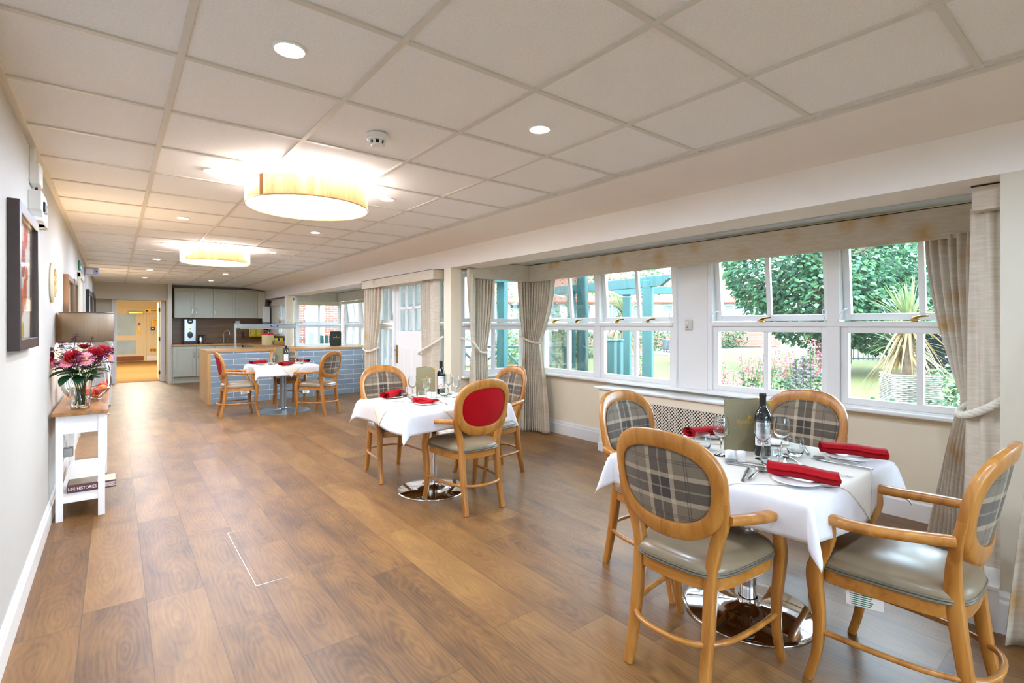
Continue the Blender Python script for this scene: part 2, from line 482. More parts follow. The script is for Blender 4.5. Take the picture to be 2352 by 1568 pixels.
def spline(P, n=8, loop=False):
    P = [Vector(p) for p in P]; out = []; m = len(P)
    for i in range(m if loop else m - 1):
        g = lambda k: P[k % m] if loop else P[max(0, min(m - 1, k))]
        a, b, c, d = g(i - 1), g(i), g(i + 1), g(i + 2)
        for k in range(n):
            t = k / n
            out.append(.5 * ((2 * b) + (-a + c) * t + (2 * a - 5 * b + 4 * c - d) * t * t + (-a + 3 * b - 3 * c + d) * t ** 3))
    if not loop: out.append(P[-1])
    return out
def lerp_prof(pr, n):
    out = []
    for i in range(len(pr) - 1):
        for k in range(n):
            t = k / n; out.append(tuple(a + (b - a) * t for a, b in zip(pr[i], pr[i + 1])))
    out.append(pr[-1]); return out

def tag(o, label=None, cat=None, group=None, kind=None):
    if label: o['label'] = label
    if cat: o['category'] = cat
    if group: o['group'] = group
    if kind: o['kind'] = kind
    return o
def thing(name, label, cat, loc=(0, 0, 0), rz=0, group=None, kind=None):
    o = bpy.data.objects.new(name, None); COL.objects.link(o); o.empty_display_size = .05
    o.location = loc; o.rotation_euler = (0, 0, rz)
    return tag(o, label, cat, group, kind)
def struct(name, mb, mat, smooth=False, **kw):
    return tag(mb.build(name, mat, None, smooth, **kw), kind='structure')
def copy_tree(o, parent=None):
    c = o.copy(); COL.objects.link(c)
    if parent: c.parent = parent
    for ch in list(o.children): copy_tree(ch, c)
    return c
def dup(root, loc, rz, label, group=None):
    c = copy_tree(root); c.location = loc; c.rotation_euler = (0, 0, rz); c['label'] = label
    if group: c['group'] = group
    return c
def lettering(txt, size, mat, parent, M, name='lettering', depth=.0004, bend=None, align='CENTER', sx=1.0):
    cu = bpy.data.curves.new(name, 'FONT'); cu.body = txt; cu.size = size; cu.extrude = depth
    cu.align_x = align; cu.align_y = 'CENTER'
    t = bpy.data.objects.new(name + '_tmp', cu); COL.objects.link(t)
    dg = bpy.context.evaluated_depsgraph_get()
    me = bpy.data.meshes.new_from_object(t.evaluated_get(dg))
    bpy.data.objects.remove(t)
    for v in me.vertices:
        p = Vector((v.co.x * sx, v.co.y, v.co.z))
        if bend:
            a = p.x / bend; rr = bend + p.z
            p = Vector((rr * math.sin(a), p.y, rr * math.cos(a) - bend))
        v.co = M @ p
    me.materials.clear(); me.materials.append(MT[mat])
    o = bpy.data.objects.new(name, me); COL.objects.link(o); o.parent = parent
    return o
def face_M(pos, nx, ny):
    """text plane facing horizontal direction (nx, ny), upright"""
    n = Vector((nx, ny, 0)).normalized(); up = Vector((0, 0, 1)); x = up.cross(n)
    return Matrix(((x.x, up.x, n.x, pos[0]), (x.y, up.y, n.y, pos[1]), (x.z, up.z, n.z, pos[2]), (0, 0, 0, 1)))

# ------------------------------------------------------------------ room shell
ZC = 2.385
XL = -.37; XB = 3.18; XW = 4.5; YB = -3.6; YF = 14.85
struct('floor', MB().box(XL, 4.75, YB, 15.42, -.05, 0), 'vinyl_planks')
struct('ceiling', MB().box(XL - .1, 2.66, YB, YF + .1, ZC + .008, ZC + .06), 'ceiling_tile')
g = MB(); W = .012
X0 = .1904; Y0 = 1.6156
i = -1
while X0 + .6 * i < 2.62:
    x = X0 + .6 * i
    if x > XL + .1: g.box(x - W, x + W, YB, YF, ZC, ZC + .012)
    i += 1
g.box(XL, XL + .03, YB, YF, ZC - .004, ZC + .012); g.box(2.628, 2.66, YB, YF, ZC - .004, ZC + .012)
j = -8
while Y0 + .6 * j < YF - .05:
    y = Y0 + .6 * j
    g.box(XL, 2.64, y - W, y + W, ZC + .0005, ZC + .011); j += 1
g.box(XL, 2.64, YF - .03, YF, ZC - .002, ZC + .011)
struct('trim_1', g, 'grid_white')
# sloping soffit and beam along the window side
struct('trim_2', MB().rings([[(2.655, y, ZC + .0), (XB, y, 2.312), (XB, y, 2.09), (3.52, y, 2.09), (3.52, y, 2.5), (2.655, y, 2.5)] for y in (YB, 15.1)]), 'wall_cream')
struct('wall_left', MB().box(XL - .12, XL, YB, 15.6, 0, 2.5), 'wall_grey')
struct('wall_near', MB().box(XL - .12, .1, YB - .12, YB, 0, 2.6).box(2.95, 4.75, YB - .12, YB, 0, 2.6).box(.1, 2.95, YB - .12, YB, 2.1, 2.6).box(.1, 2.95, YB - .12, YB, 0, .12), 'wall_cream')
bb = MB()
def base_profile(mb, p0, p1, nx, ny, h=.15):
    """skirting board from p0 to p1 with outward normal (nx, ny)"""
    prof = [(0, 0), (.018, 0), (.018, h * .72), (.012, h * .80), (.012, h * .88), (.006, h), (0, h)]
    mb.rings([[(p[0] + nx * a, p[1] + ny * a, z) for a, z in prof] for p in (p0, p1)])
base_profile(bb, (XL, YB), (XL, 8.3), 1, 0); base_profile(bb, (XL, 9.4), (XL, 15.3), 1, 0)
struct('baseboard_left', bb, 'white_gloss')

# far end: bulkhead, door wall with opening, kitchen back wall
struct('wall_far', MB().box(XL, 1.10, YF, 15.42, 2.01, 2.5)
       .box(XL - .1, .02, 15.30, 15.42, 0, 2.01).box(.90, 1.10, 15.30, 15.42, 0, 2.01), 'wall_stone')
struct('wall_kitchen', MB().box(1.0, 3.5, 15.125, 15.3, 0, 2.5), 'wall_stone')
struct('wall_kitchen_end', MB().box(1.0, 1.075, 14.55, 15.12, 0, 2.5), 'wall_stone')
tr = MB()
tr.box(-.06, .03, 15.27, 15.44, 0, 2.0).box(.89, .98, 15.27, 15.44, 0, 2.0).box(-.06, .98, 15.275, 15.44, 1.985, 2.015)
struct('trim_3', tr, 'white_satin', bevel=.006)
bb = MB(); base_profile(bb, (XL, 15.30), (-.06, 15.30), 0, -1); base_profile(bb, (.98, 15.30), (1.08, 15.30), 0, -1)
struct('baseboard_far', bb, 'white_gloss')
# open corridor door leaf with black hinges, folded back against the corridor wall
d = tag(thing('door_1', None, None, (.89, 15.42, 0), 0), kind='structure')
MB().box(-.02, .02, .02, .86, .01, 1.98).build('door_leaf', 'white_satin', d, False, bevel=.003)
for z in (.22, 1.05, 1.78): MB().box(-.03, .012, -.05, .03, z - .045, z + .045).build('hinge', 'black_plastic', d, False)
# corridor beyond
struct('floor_corridor', MB().box(-.6, 2.2, 15.42, 24.6, -.05, .004), 'carpet_gold')
struct('ceiling_corridor', MB().box(-.6, 2.2, 15.42, 24.6, 2.36, 2.45), 'ceiling_tile')
struct('wall_corridor', MB().box(-.72, -.6, 15.42, 24.6, 0, 2.4).box(1.75, 1.87, 15.42, 24.6, 0, 2.4).box(-.6, 2.2, 24.4, 24.5, 0, 2.4)
       .box(.9, 1.75, 15.42, 15.44, 0, 2.4).box(-.6, -.0, 15.42, 15.44, 0, 2.4), 'hall_cream')
bb = MB(); base_profile(bb, (.98, 24.4), (1.75, 24.4), 0, -1, .17)
struct('baseboard_corridor', bb, 'white_gloss')
d = tag(thing('door_4', None, None, (.26, 24.38, 0)), kind='structure')
MB().box(-.5, .68, -.02, .02, 2.0, 2.08).box(.62, .70, -.03, .02, 0, 2.08).build('door_frame', 'hall_cream', d, False, bevel=.004)
MB().box(-.4, .62, -.012, .03, .0, 2.0).build('door_leaf', 'hall_cream', d, False)
MB().box(-.36, .38, -.02, -.013, 1.0, 1.84).build('glass_panel', 'frosted_blue', d, False)
MB().box(-.36, .38, -.02, -.013, .28, .82).build('glass_panel', 'frosted_blue', d, False)
MB().box(-.4, .62, -.022, -.013, .02, .2).build('kick_plate', 'kick_wood', d, False)
MB().box(.45, .52, -.024, -.013, 1.03, 1.33).build('push_plate', 'brass', d, False)
MB().lathe([(0, 0), (.045, 0), (.045, .006), (0, .006)], 20).build('blue_disc', 'badge_blue', d, loc=(.48, -.013, 1.44), rot=(R(90), 0, 0))
MB().box(.15, .6, -.12, -.02, 1.84, 1.9).build('door_closer', 'brass', d, False, bevel=.006)
# left wall door with plain frame
d = tag(thing('door_2', None, None, (XL, 8.85, 0)), kind='structure')
MB().box(0, .03, -.55, -.47, 0, 2.06).box(0, .03, .47, .55, 0, 2.06).box(0, .03, -.55, .55, 2.0, 2.08).build('door_frame', 'wall_stone', d, False, bevel=.004)
MB().box(0, .012, -.47, .47, .005, 2.0).build('door_leaf', 'wall_stone', d, False)

# pillars, bay walls
def pil(n, x0, x1, y0, y1): struct(n, MB().box(x0 + .003, x1, y0, y1, 0, 2.094), 'wall_butter', bevel=.006)
pil('wall_pillar', 3.18, 3.335, 5.25, 5.41)
pil('wall_pillar_far', 3.18, 3.335, 12.67, 12.83)
struct('trim_4', MB().box(3.13, 3.40, 5.18, 5.44, 0, .10).box(3.145, 3.385, 5.195, 5.43, .10, .14), 'white_gloss', bevel=.008)
# near bay
struct('wall_right', MB().box(XW + .02, XW + .16, .40, 5.40, -.05, .74)
       .box(XW + .02, XW + .16, .40, 5.40, 2.08, 2.3).box(XW + .02, XW + .16, 5.12, 5.40, .7, 2.3).box(XW + .02, XW + .16, .3, .50, .7, 2.3), 'wall_butter')
struct('wall_pier', MB().box(XW - .02, XW + .16, 2.66, 2.98, .74, 2.25), 'white_satin', bevel=.004)
struct('wall_bay_return', MB().box(3.335, XW + .1, 5.27, 5.40, 0, .74).box(3.335, XW + .1, 5.27, 5.40, 2.08, 2.3), 'wall_butter')
struct('wall_bay_near', MB().box(XB + .003, XW + .1, .27, .44, 0, 2.094), 'wall_stone', bevel=.004)
struct('ceiling_bay', MB().box(3.5, XW + .2, .2, 5.45, 2.235, 2.33), 'white_satin')
struct('trim_5', MB().box(XW - .09, XW + .03, .44, 5.27, .745, .775), 'white_gloss', bevel=.008)
struct('trim_6', MB().box(3.335, XW + .03, 5.19, 5.30, .745, .775), 'white_gloss', bevel=.008)
bb = MB(); base_profile(bb, (XW + .02, 3.95), (XW + .02, 5.27), -1, 0, .17); base_profile(bb, (XW + .02, .44), (XW + .02, 1.74), -1, 0, .17)
base_profile(bb, (3.34, 5.27), (XW, 5.27), 0, -1, .17)
struct('baseboard_right', bb, 'white_gloss')
bb = MB(); base_profile(bb, (XB, .26), (XB, .45), -1, 0, .19); bb.box(XB - .025, XB + .9, .44, .47, 0, .19)
bb.box(XB - .03, XB + .30, .44, .60, .19, .205).box(XB - .02, XB + .30, .46, .58, 0, .19)
struct('baseboard_pillar', bb, 'white_gloss')
# radiator cover built into the bay
rc = thing('radiator_cover', 'cream radiator cover with pierced grille under the bay window behind the nearest table', 'radiator cover', (4.26, 2.8, 0))
MB().box(0, .26, -1.05, 1.05, 0, .69).build('body', 'wall_butter', rc, False, bevel=.004)
MB().box(-.008, 0, -.92, .56, .10, .605).build('grille', 'grille_mesh', rc, False)
MB().box(-.04, .25, -1.09, 1.09, .69, .715).build('shelf', 'white_gloss', rc, False, bevel=.008)
MB().box(-.02, 0, -1.05, 1.05, 0, .09).build('plinth', 'white_gloss', rc, False, bevel=.004)
# garden door section
struct('wall_door_section', MB().box(3.30, 3.42, 5.41, 5.46, 0, 2.1).box(3.30, 3.42, 7.66, 7.80, 0, 2.1).box(3.28, 3.42, 5.41, 7.8, 2.06, 2.3)
       .box(3.335, XW + .1, 7.70, 7.80, 0, 2.3), 'wall_cream')
# far bay
struct('wall_bay_far', MB().box(XW + .02, XW + .16, 7.75, 12.6, 0, .86).box(3.335, XW + .16, 12.52, 12.65, 0, .86)
       .box(XW + .02, XW + .16, 7.75, 12.6, 2.08, 2.3).box(3.335, XW + .16, 12.52, 12.65, 2.08, 2.3), 'wall_cream')
struct('ceiling_bay_far', MB().box(3.5, XW + .2, 7.7, 12.7, 2.235, 2.33), 'white_satin')
struct('trim_7', MB().box(XW - .09, XW + .03, 7.8, 12.52, .865, .89).box(3.335, XW + .03, 12.44, 12.53, .865, .89), 'white_gloss', bevel=.006)
# kitchen side wall with its small window
struct('wall_kitchen_side', MB().box(3.33, 3.45, 12.83, 15.2, 0, 1.12).box(3.33, 3.45, 12.83, 15.2, 2.0, 2.3)
       .box(3.33, 3.45, 14.25, 15.2, 1.1, 2.05).box(3.33, 3.45, 12.83, 13.0, 1.1, 2.05), 'wall_stone')
# stretch of room behind the camera with its own bay window
struct('wall_near_bay', MB().box(XW + .02, XW + .16, -3.7, .40, 0, .74).box(XW + .02, XW + .16, -3.7, .40, 2.08, 2.3)
       .box(XW + .02, XW + .16, -3.7, -3.3, .7, 2.2).box(3.3, XW + .1, -3.72, -3.6, 0, 2.3), 'wall_cream')
struct('ceiling_near_bay', MB().box(3.5, XW + .2, -3.7, .3, 2.235, 2.33), 'white_satin')
# roofs over the bays keep the daylight outside where it belongs
struct('roof', MB().box(-.6, XW + .35, YB - .3, 15.5, 2.52, 2.6).box(-.8, 2.3, 15.3, 24.7, 2.5, 2.6), 'roof_lead')

# ------------------------------------------------------------------ windows
def casement(name, loc, rz, segs, z0, ztr, z1, tilt, bars=1, latch=True, fixed_only=False):
    """segs: (x0, x1) sashes along local x; local y points outdoors"""
    w = tag(thing(name, None, None, loc, rz), kind='structure')
    xa, xb = segs[0][0], segs[-1][1]; F = .045
    fr = MB(); fr.box(xa - F, xb + F, -.03, .07, z0 - .05, z0).box(xa - F, xb + F, -.03, .07, z1, z1 + .05)
    fr.box(xa - F, xa, -.03, .07, z0, z1).box(xb, xb + F, -.03, .07, z0, z1)
    for (a, b), (c, e) in zip(segs, segs[1:]): fr.box(b, c, -.035, .07, z0, z1)
    fr.box(xa, xb, -.04, .07, ztr - .012, ztr + .028)
    fr.build('window_frame', 'white_gloss', w, False, bevel=.005)
    for a, b in segs:
        f = .05
        lo = MB(); lo.box(a, a + f, -.01, .05, z0, ztr - .012).box(b - f, b, -.01, .05, z0, ztr - .012)
        lo.box(a + f, b - f, -.01, .05, z0, z0 + f).box(a + f, b - f, -.01, .05, ztr - .012 - f, ztr - .012)
        for k in range(1, bars + 1):
            m = a + (b - a) * k / (bars + 1); lo.box(m - .02, m + .02, -.005, .045, z0 + f, ztr - .012 - f)
        s = lo.build('lower_light', 'white_gloss', w, False, bevel=.004)
        MB().box(a + f, b - f, .018, .022, z0 + f, ztr - .012 - f).build('pane', 'pane', s, False)
        zb = ztr + .03
        H = z1 - zb - .006
        up = MB(); up.box(a, a + f, 0, .045, -H, 0).box(b - f, b, 0, .045, -H, 0).box(a + f, b - f, 0, .045, -H, -H + f).box(a + f, b - f, 0, .045, -f, 0)
        for k in range(1, bars + 1):
            m = a + (b - a) * k / (bars + 1); up.box(m - .02, m + .02, .005, .04, -H + f, -f)
        M = Matrix.Translation((0, .0, z1 - .003)) @ Matrix.Rotation(R(tilt), 4, 'X')
        s = up.xf(M).build('upper_sash', 'white_gloss', w, False, bevel=.004)
        MB().box(a + f, b - f, .018, .022, -H + f, -f).xf(M).build('pane', 'pane', s, False)
        if latch:
            for q in ((.30, .72) if latch == 2 else (.5,)):
                xx = a + (b - a) * q
                lt = MB(); lt.box(xx - .04, xx + .005, -.055, -.03, ztr + .028, ztr + .045)
                lt.tube([(xx - .03, -.045, ztr + .045), (xx, -.03, ztr + .06), (xx + .05, -.01, ztr + .066)], [.012, .009, .007], 8)
                lt.build('sash_latch', 'brass', w, True)
            for xx, sg in ((a, 1), (b, -1)):
                c = spline([(xx - sg * .005, -.045, ztr + .02), (xx + sg * .01, -.07, ztr + .07), (xx + sg * .03, -.03, ztr + .12), (xx + sg * .03, .01 + math.sin(R(tilt)) * H * .8, ztr + .13)], 6)
                MB().tube(c, .0035, 6).build('restrictor_cable', 'white_plastic', w)
    return w
# origin at (XW, 5.12), local x runs towards -Y
casement('window_1', (XW, 5.12, 0), R(-90), [(.05, 1.02), (1.09, 2.08)], .785, 1.40, 2.05, 5.5, latch=2)
casement('window_2', (XW, 2.66, 0), R(-90), [(.05, 1.04), (1.13, 2.12)], .785, 1.40, 2.05, 5.5, latch=1)
casement('window_3', (3.34, 5.30, 0), 0, [(.03, 1.02)], .785, 1.40, 2.05, 0, latch=False)
casement('window_4', (3.34, 12.55, 0), 0, [(.05, 1.08)], .90, 1.40, 2.05, 0, latch=False)
casement('window_5', (XW, 12.45, 0), R(-90), [(.06, .95), (1.02, 1.95), (2.02, 2.95), (3.02, 3.95)], .90, 1.40, 2.05, 5.5, latch=False)
casement('window_6', (3.36, 14.22, 0), R(-90), [(.02, .6), (.64, 1.18)], 1.17, 1.52, 1.95, 0, latch=False)
casement('window_7', (XW, .30, 0), R(-90), [(.05, 1.1), (1.17, 2.2), (2.27, 3.4)], .785, 1.40, 2.05, 0, latch=False)
casement('window_8', (3.33, 7.66, 0), R(-90), [(.03, .52)], .32, 1.40, 2.02, 0, latch=False)
casement('window_9', (3.33, 6.06, 0), R(-90), [(.04, .58)], .32, 1.40, 2.02, 0, latch=False)
struct('trim_8', MB().box(3.30, 3.40, 7.08, 7.68, 0, .30).box(3.30, 3.40, 5.43, 6.10, 0, .30), 'white_satin')
casement('window_10_added', (2.95, -3.66, 0), R(180), [(.05, .93), (1.0, 1.86), (1.93, 2.80)], .17, 1.40, 2.05, 0, latch=False)  # glazing added to the unseen end wall to let in more daylight
# garden door: six small panes over three tall boards
d = tag(thing('door_3', None, None, (3.32, 7.06, 0), R(-90)), kind='structure')
df = MB().box(-.03, .02, -.03, .05, 0, 2.06).box(.92, .98, -.03, .05, 0, 2.06).box(-.03, .98, -.03, .05, 2.02, 2.06)
df.build('door_frame', 'white_gloss', d, False, bevel=.004)
lf = MB(); xs = [.135, .345, .555, .765]; gz = [1.33, 1.665, 2.0]
lf.box(.02, .10, 0, .045, .01, 2.015).box(.80, .92, 0, .045, .01, 2.015).box(.10, .80, 0, .045, 1.97, 2.015).box(.10, .80, 0, .045, .01, 1.31)
for k in range(4):
    x = .10 + k * (.70 / 3); lf.box(x - .017, x + .017, .0, .045, 1.31, 1.98)
lf.box(.10, .80, 0, .045, 1.625, 1.665)
for k in range(3):
    x = .10 + k * (.70 / 3); lf.box(x + .035, x + .2, -.006, .004, .15, 1.08)
leaf = lf.build('door_leaf', 'white_gloss', d, False, bevel=.005)
MB().box(.10, .80, .02, .024, 1.31, 1.97).build('pane', 'pane', leaf, False)
hd = MB().box(.035, .075, -.008, 0, .83, 1.10); hd.tube([(.055, -.005, 1.03), (.055, -.045, 1.03), (.13, -.05, 1.028)], .009, 8)
hd.tube([(.055, -.02, .95), (.055, -.006, .95)], .014, 10)
hd.build('door_handle', 'brass', d)

# small wall plates
def plate(name, label, cat, M, w, h, mat, deep=.009, group=None):
    t = thing(name, label, cat, M.to_translation()); t.rotation_euler = M.to_euler()
    MB().cbox(0, 0, deep / 2, w, h, deep).build('face_plate', mat, t, False, bevel=.002); return t
t = plate('call_switch', 'brushed steel control plate on the white pier between the two near windows', 'switch', face_M((XW - .021, 2.86, 1.40), -1, 0), .075, .10, 'steel')
MB().cbox(-.012, .02, .011, .018, .02, .006).build('button', 'white_plastic', t, False)
MB().lathe([(0, .008), (.008, .008), (.007, .012), (0, .012)], 12, (-.012, -.022, 0)).build('key_socket', 'black_plastic', t)
t = plate('exit_switch', 'brushed plate beside the garden door frame', 'switch', face_M((3.285, 7.12, 1.52), -1, 0), .06, .10, 'steel')
t = plate('sounder_box', 'small grey box hung on the stone wall right of the corridor doorway', 'sounder', face_M((1.04, 15.285, 1.72), 0, -1), .075, .16, 'white_plastic', .04)
MB().tube([(0, .08, .02), (0, .2, .012), (-.01, .3, .01)], .006, 6).build('cable', 'black_plastic', t)
t = plate('wall_sign', 'long gold room sign high on the corridor end wall', 'sign', face_M((1.15, 24.39, 1.96), 0, -1), .5, .16, 'brass')
MB().cbox(-.17, 0, .012, .1, .07, .006).build('emblem', 'ink', t, False)
pr = MB()
for k in range(7): pr.cbox(-.03 + .026 * k, 0, .0115, .016, .04, .004)
pr.build('engraved_word', 'ink', t, False)
t = plate('wall_plaque', 'square gold plaque with three lines of text at the end of the corridor', 'sign', face_M((1.3, 24.39, 1.5), 0, -1), .36, .30, 'brass')
for k, s_ in enumerate(('Bedrooms', 'First Floor', '30 - 37')): lettering(s_, .06, 'ink', t, Matrix.Translation((0, .08 - .08 * k, .01)))
t = plate('intercom', 'dark door entry handset hanging on the corridor end wall under the gold plaque', 'intercom', face_M((1.17, 24.39, 1.26), 0, -1), .13, .12, 'black_plastic', .05)
MB().cbox(0, 0, .052, .07, .04, .006).build('screen', 'white_plastic', t, False)
MB().cbox(0, -.15, .03, .04, .16, .04).build('handset', 'steel', t, False, bevel=.01)
t = plate('power_socket', 'brass double socket low on the corridor end wall', 'socket', face_M((1.18, 24.39, .42), 0, -1), .2, .11, 'brass')
for s_ in (-1, 1): MB().cbox(.05 * s_, 0, .01, .05, .05, .006).build('outlet', 'black_plastic', t, False)

# ------------------------------------------------------------------ ceiling fittings
order = ['nearest', 'second', 'third', 'fourth', 'fifth', 'sixth', 'seventh', 'eighth']
proto = None
def downlight(x, y, label):
    global proto
    if proto is None:
        t = thing('downlight', label, 'ceiling light', (x, y, ZC), 0, 'recessed downlights')
        MB().lathe([(.055, .012), (.056, .004), (.052, -.002), (.043, .0), (.040, .012)], 24).build('bezel', 'white_plastic', t)
        MB().lathe([(0, .003), (.041, .003)], 24).build('lens', 'lamp_lens', t)
        l = bpy.data.lights.new('downlight_beam', 'SPOT'); l.energy = DOWN_W; l.spot_size = R(178); l.spot_blend = .35
        l.shadow_soft_size = .04; l.color = (.64, .86, 1.22)
        o = bpy.data.objects.new('downlight_beam', l); COL.objects.link(o); o.parent = t; o.location = (0, 0, -.012)
        proto = t
    else: dup(proto, (x, y, ZC), 0, label)
YS = [1.92, 3.735, 5.55, 7.43, 9.28, 11.13, 13.03]
for k, y in enumerate(YS):
    n = order[k]
    downlight(.493, y, f'recessed round downlight in the left ceiling row, {n} from the camera' if k else 'recessed round downlight in the left ceiling row, the nearest to the camera')
for k, y in enumerate(YS):
    n = order[k]
    downlight(1.686, y, f'recessed round downlight in the right ceiling row, {n} from the camera' if k else 'recessed round downlight in the right ceiling row, the nearest to the camera')
for k, y in enumerate((.09, -1.74)):
    for x, s_ in ((.493, 'left'), (1.686, 'right')): downlight(x, y, f'recessed round downlight of the {s_} row, overhead' + (' at the viewer', ' behind the viewer')[k])
def drum(x, y, label):
    t = thing('drum_lamp', label, 'ceiling lamp', (x, y, ZC), 0, 'wood veneer drum ceiling lamps')
    r = .388; h0, h1 = -.192, -.058
    MB().lathe([(r, h0), (r, h1)], 96).build('lamp_shade', 'veneer_shade', t, solid=.002)
    MB().box(r - .003, r + .003, -.012, .012, h0, h1).xf(Matrix.Rotation(R(-150), 4, 'Z')).build('shade_seam', 'beech', t, False)
    MB().lathe([(r, h0 - .003), (r + .004, h0), (r + .004, h0 + .006), (r - .004, h0 + .006), (r - .004, h0)], 96).build('trim_ring', 'veneer_edge', t)
    MB().lathe([(0, h0 + .006), (r - .006, h0 + .006)], 96).build('diffuser', 'diffuser', t)
    st = MB()
    for k in range(3):
        a = k * 2 * PI / 3; st.tube([(.05 * math.cos(a), .05 * math.sin(a), -.03), ((r - .005) * math.cos(a), (r - .005) * math.sin(a), -.065)], .004, 6)
    st.lathe([(0, 0), (.075, 0), (.075, -.03), (0, -.03)], 24); st.build('mount', 'white_plastic', t)
    for nm, z, e in (('drum_bulb', -.11, DRUM_W),):
        for k in range(3):
            a = k * 2 * PI / 3 + .5
            l = bpy.data.lights.new(nm, 'POINT'); l.energy = e / 3; l.shadow_soft_size = .045; l.color = (.88, .93, 1.0)
            o = bpy.data.objects.new(nm, l); COL.objects.link(o); o.parent = t; o.location = (.20 * math.cos(a), .20 * math.sin(a), z)
    return t
drum(1.04, 3.57, 'wood veneer drum ceiling lamp nearest the camera, above the open floor')
drum(1.02, 7.45, 'second wood veneer drum ceiling lamp, farther off in front of the kitchen')
def smoke(x, y, label):
    t = thing('smoke_detector', label, 'smoke detector', (x, y, ZC), 0, 'ceiling smoke detectors')
    MB().lathe([(0, .002), (.055, .002), (.055, -.022), (.045, -.03), (0, -.03)], 28).build('base', 'white_plastic', t)
    hd = MB()
    for k in range(8):
        a = k * PI / 4; hd.sweep([(.042 * math.cos(a), .042 * math.sin(a), -.03), (.036 * math.cos(a), .036 * math.sin(a), -.05)], (.016, .008), ref=(math.cos(a), math.sin(a), 0), n=8)
    hd.lathe([(.036, -.048), (.03, -.058), (0, -.06)], 24); hd.build('sensor_head', 'white_plastic', t)
    MB().lathe([(.030, -.03), (.030, -.049)], 20).build('chamber', 'black_plastic', t)
smoke(1.073, 2.50, 'white smoke detector on the ceiling between the two nearest downlights')
smoke(1.10, 10.85, 'small white smoke detector far back on the ceiling before the kitchen')

# ------------------------------------------------------------------ curtains, pelmets, ropes
def polyat(P, t):
    L = [0]
    for a, b in zip(P, P[1:]): L.append(L[-1] + math.dist(a, b))
    d = t * L[-1]
    for k in range(len(P) - 1):
        if d <= L[k + 1] or k == len(P) - 2:
            f = (d - L[k]) / max(1e-6, L[k + 1] - L[k]); a, b = P[k], P[k + 1]
            n = Vector((b[1] - a[1], a[0] - b[0])).normalized()
            return Vector((a[0] + (b[0] - a[0]) * f, a[1] + (b[1] - a[1]) * f)), n
def curtain(label, z1, zt, z0, top, tie, bot, folds, amp=.028, flat_from=None, group='linen curtains with rope ties', mat='curtain_linen', seed=0):
    rnd = random.Random(seed); ph = rnd.random() * 6
    nu = folds * 10; nv = 46
    cx = sum(p[0] for p in top) / len(top); cyv = sum(p[1] for p in top) / len(top)
    def fn(u, v):
        z = z1 + (z0 - z1) * v
        if z > zt: k = (z1 - z) / (z1 - zt); k = k ** 1.7 if zt > z0 else 0; A, B = top, tie
        else: k = 1 - (zt - z) / max(1e-6, zt - z0); k = 1 - (1 - k) ** .7; A, B = bot, tie
        pa, na = polyat(A, u); pb, nb = polyat(B, u)
        p = pa * (1 - k) + pb * k; n = (na * (1 - k) + nb * k)
        if n.length > 0: n.normalize()
        am = amp * 1.35 * (1 - .45 * k)
        if flat_from is not None: am *= max(0.0, min(1.0, (flat_from - u) * 14))
        w = math.sin(2 * PI * folds * (u + .012 * math.sin(9 * u + ph)) + ph)
        w = math.copysign(abs(w) ** .8, w)
        p = p + n * am * w + n * .006 * math.sin(17 * u + 5 * z + ph)
        return (p.x - cx, p.y - cyv, z - z0)
    t = thing('curtain', label, 'curtain', (cx, cyv, z0), 0, group)
    MB().grid(nu, nv, fn).build('fabric', mat, t, True, 80, solid=.004)
    return t
def rope(label, pts, r=.013, group='curtain rope ties'):
    P = spline(pts, 10); c = Vector(pts[0])
    t = thing('rope_tieback', label, 'rope tieback', c, 0, group)
    mb = MB(); fr = mb.frames(P)
    L = 0; acc = [0]
    for a, b in zip(P, P[1:]): L += (b - a).length; acc.append(L)
    for k in range(3):
        q = [p + (x * math.cos(2 * PI * (s / .075) + k * 2 * PI / 3) + y * math.sin(2 * PI * (s / .075) + k * 2 * PI / 3)) * r * .55 - c for (p, x, y), s in zip(fr, acc)]
        # resample for a smooth twist
        mb.tube(spline(q, 4), r * .62, 8)
    mb.build('cord', 'rope_cream', t)
    return t
def pelmet(label, boxes, mat='curtain_linen', group='fabric pelmets'):
    x = sum((b[0] + b[1]) / 2 for b in boxes) / len(boxes); y = sum((b[2] + b[3]) / 2 for b in boxes) / len(boxes)
    t = thing('pelmet', label, 'pelmet', (x, y, boxes[0][4]), 0, group)
    mb = MB()
    for b in boxes: mb.box(b[0] - x, b[1] - x, b[2] - y, b[3] - y, b[4] - boxes[0][4], b[5] - boxes[0][4])
    mb.build('fabric_board', mat, t, False, bevel=.004)
    cap = MB()
    for b in boxes: cap.box(b[0] - x - .002, b[1] - x, b[2] - y, b[3] - y + .002, b[5] - boxes[0][4], b[5] - boxes[0][4] + .004)
    cap.build('gap_shade', 'dark_gap', t, False)  # dark strip stands in for the shade in the gap above the pelmet
    return t
PZ0, PZ1 = 1.965, 2.178
pelmet('long pale fabric pelmet with mustard blotches over the near bay windows', [(4.285, 4.31, .60, 5.09, PZ0, PZ1), (3.40, 4.31, 5.09, 5.115, PZ0, PZ1), (3.335, 3.41, 5.075, 5.13, PZ0, 2.083)])
pelmet('short fabric pelmet end against the cream wall at the right edge', [(3.345, 3.42, .443, .565, PZ0, 2.083), (3.42, 4.285, .545, .565, PZ0, PZ1)])
pelmet('straight beige fabric pelmet over the garden door', [(3.07, 3.225, 5.47, 5.495, PZ0, 2.085), (3.07, 3.095, 5.495, 7.74, PZ0, 2.085), (3.07, 3.3, 7.74, 7.765, PZ0, 2.085)])
pelmet('grey patterned pelmet around the far bay behind the tiled counter', [(4.285, 4.31, 7.85, 12.40, PZ0, PZ1), (3.36, 4.31, 12.38, 12.405, PZ0, PZ1)], 'blind_linen')
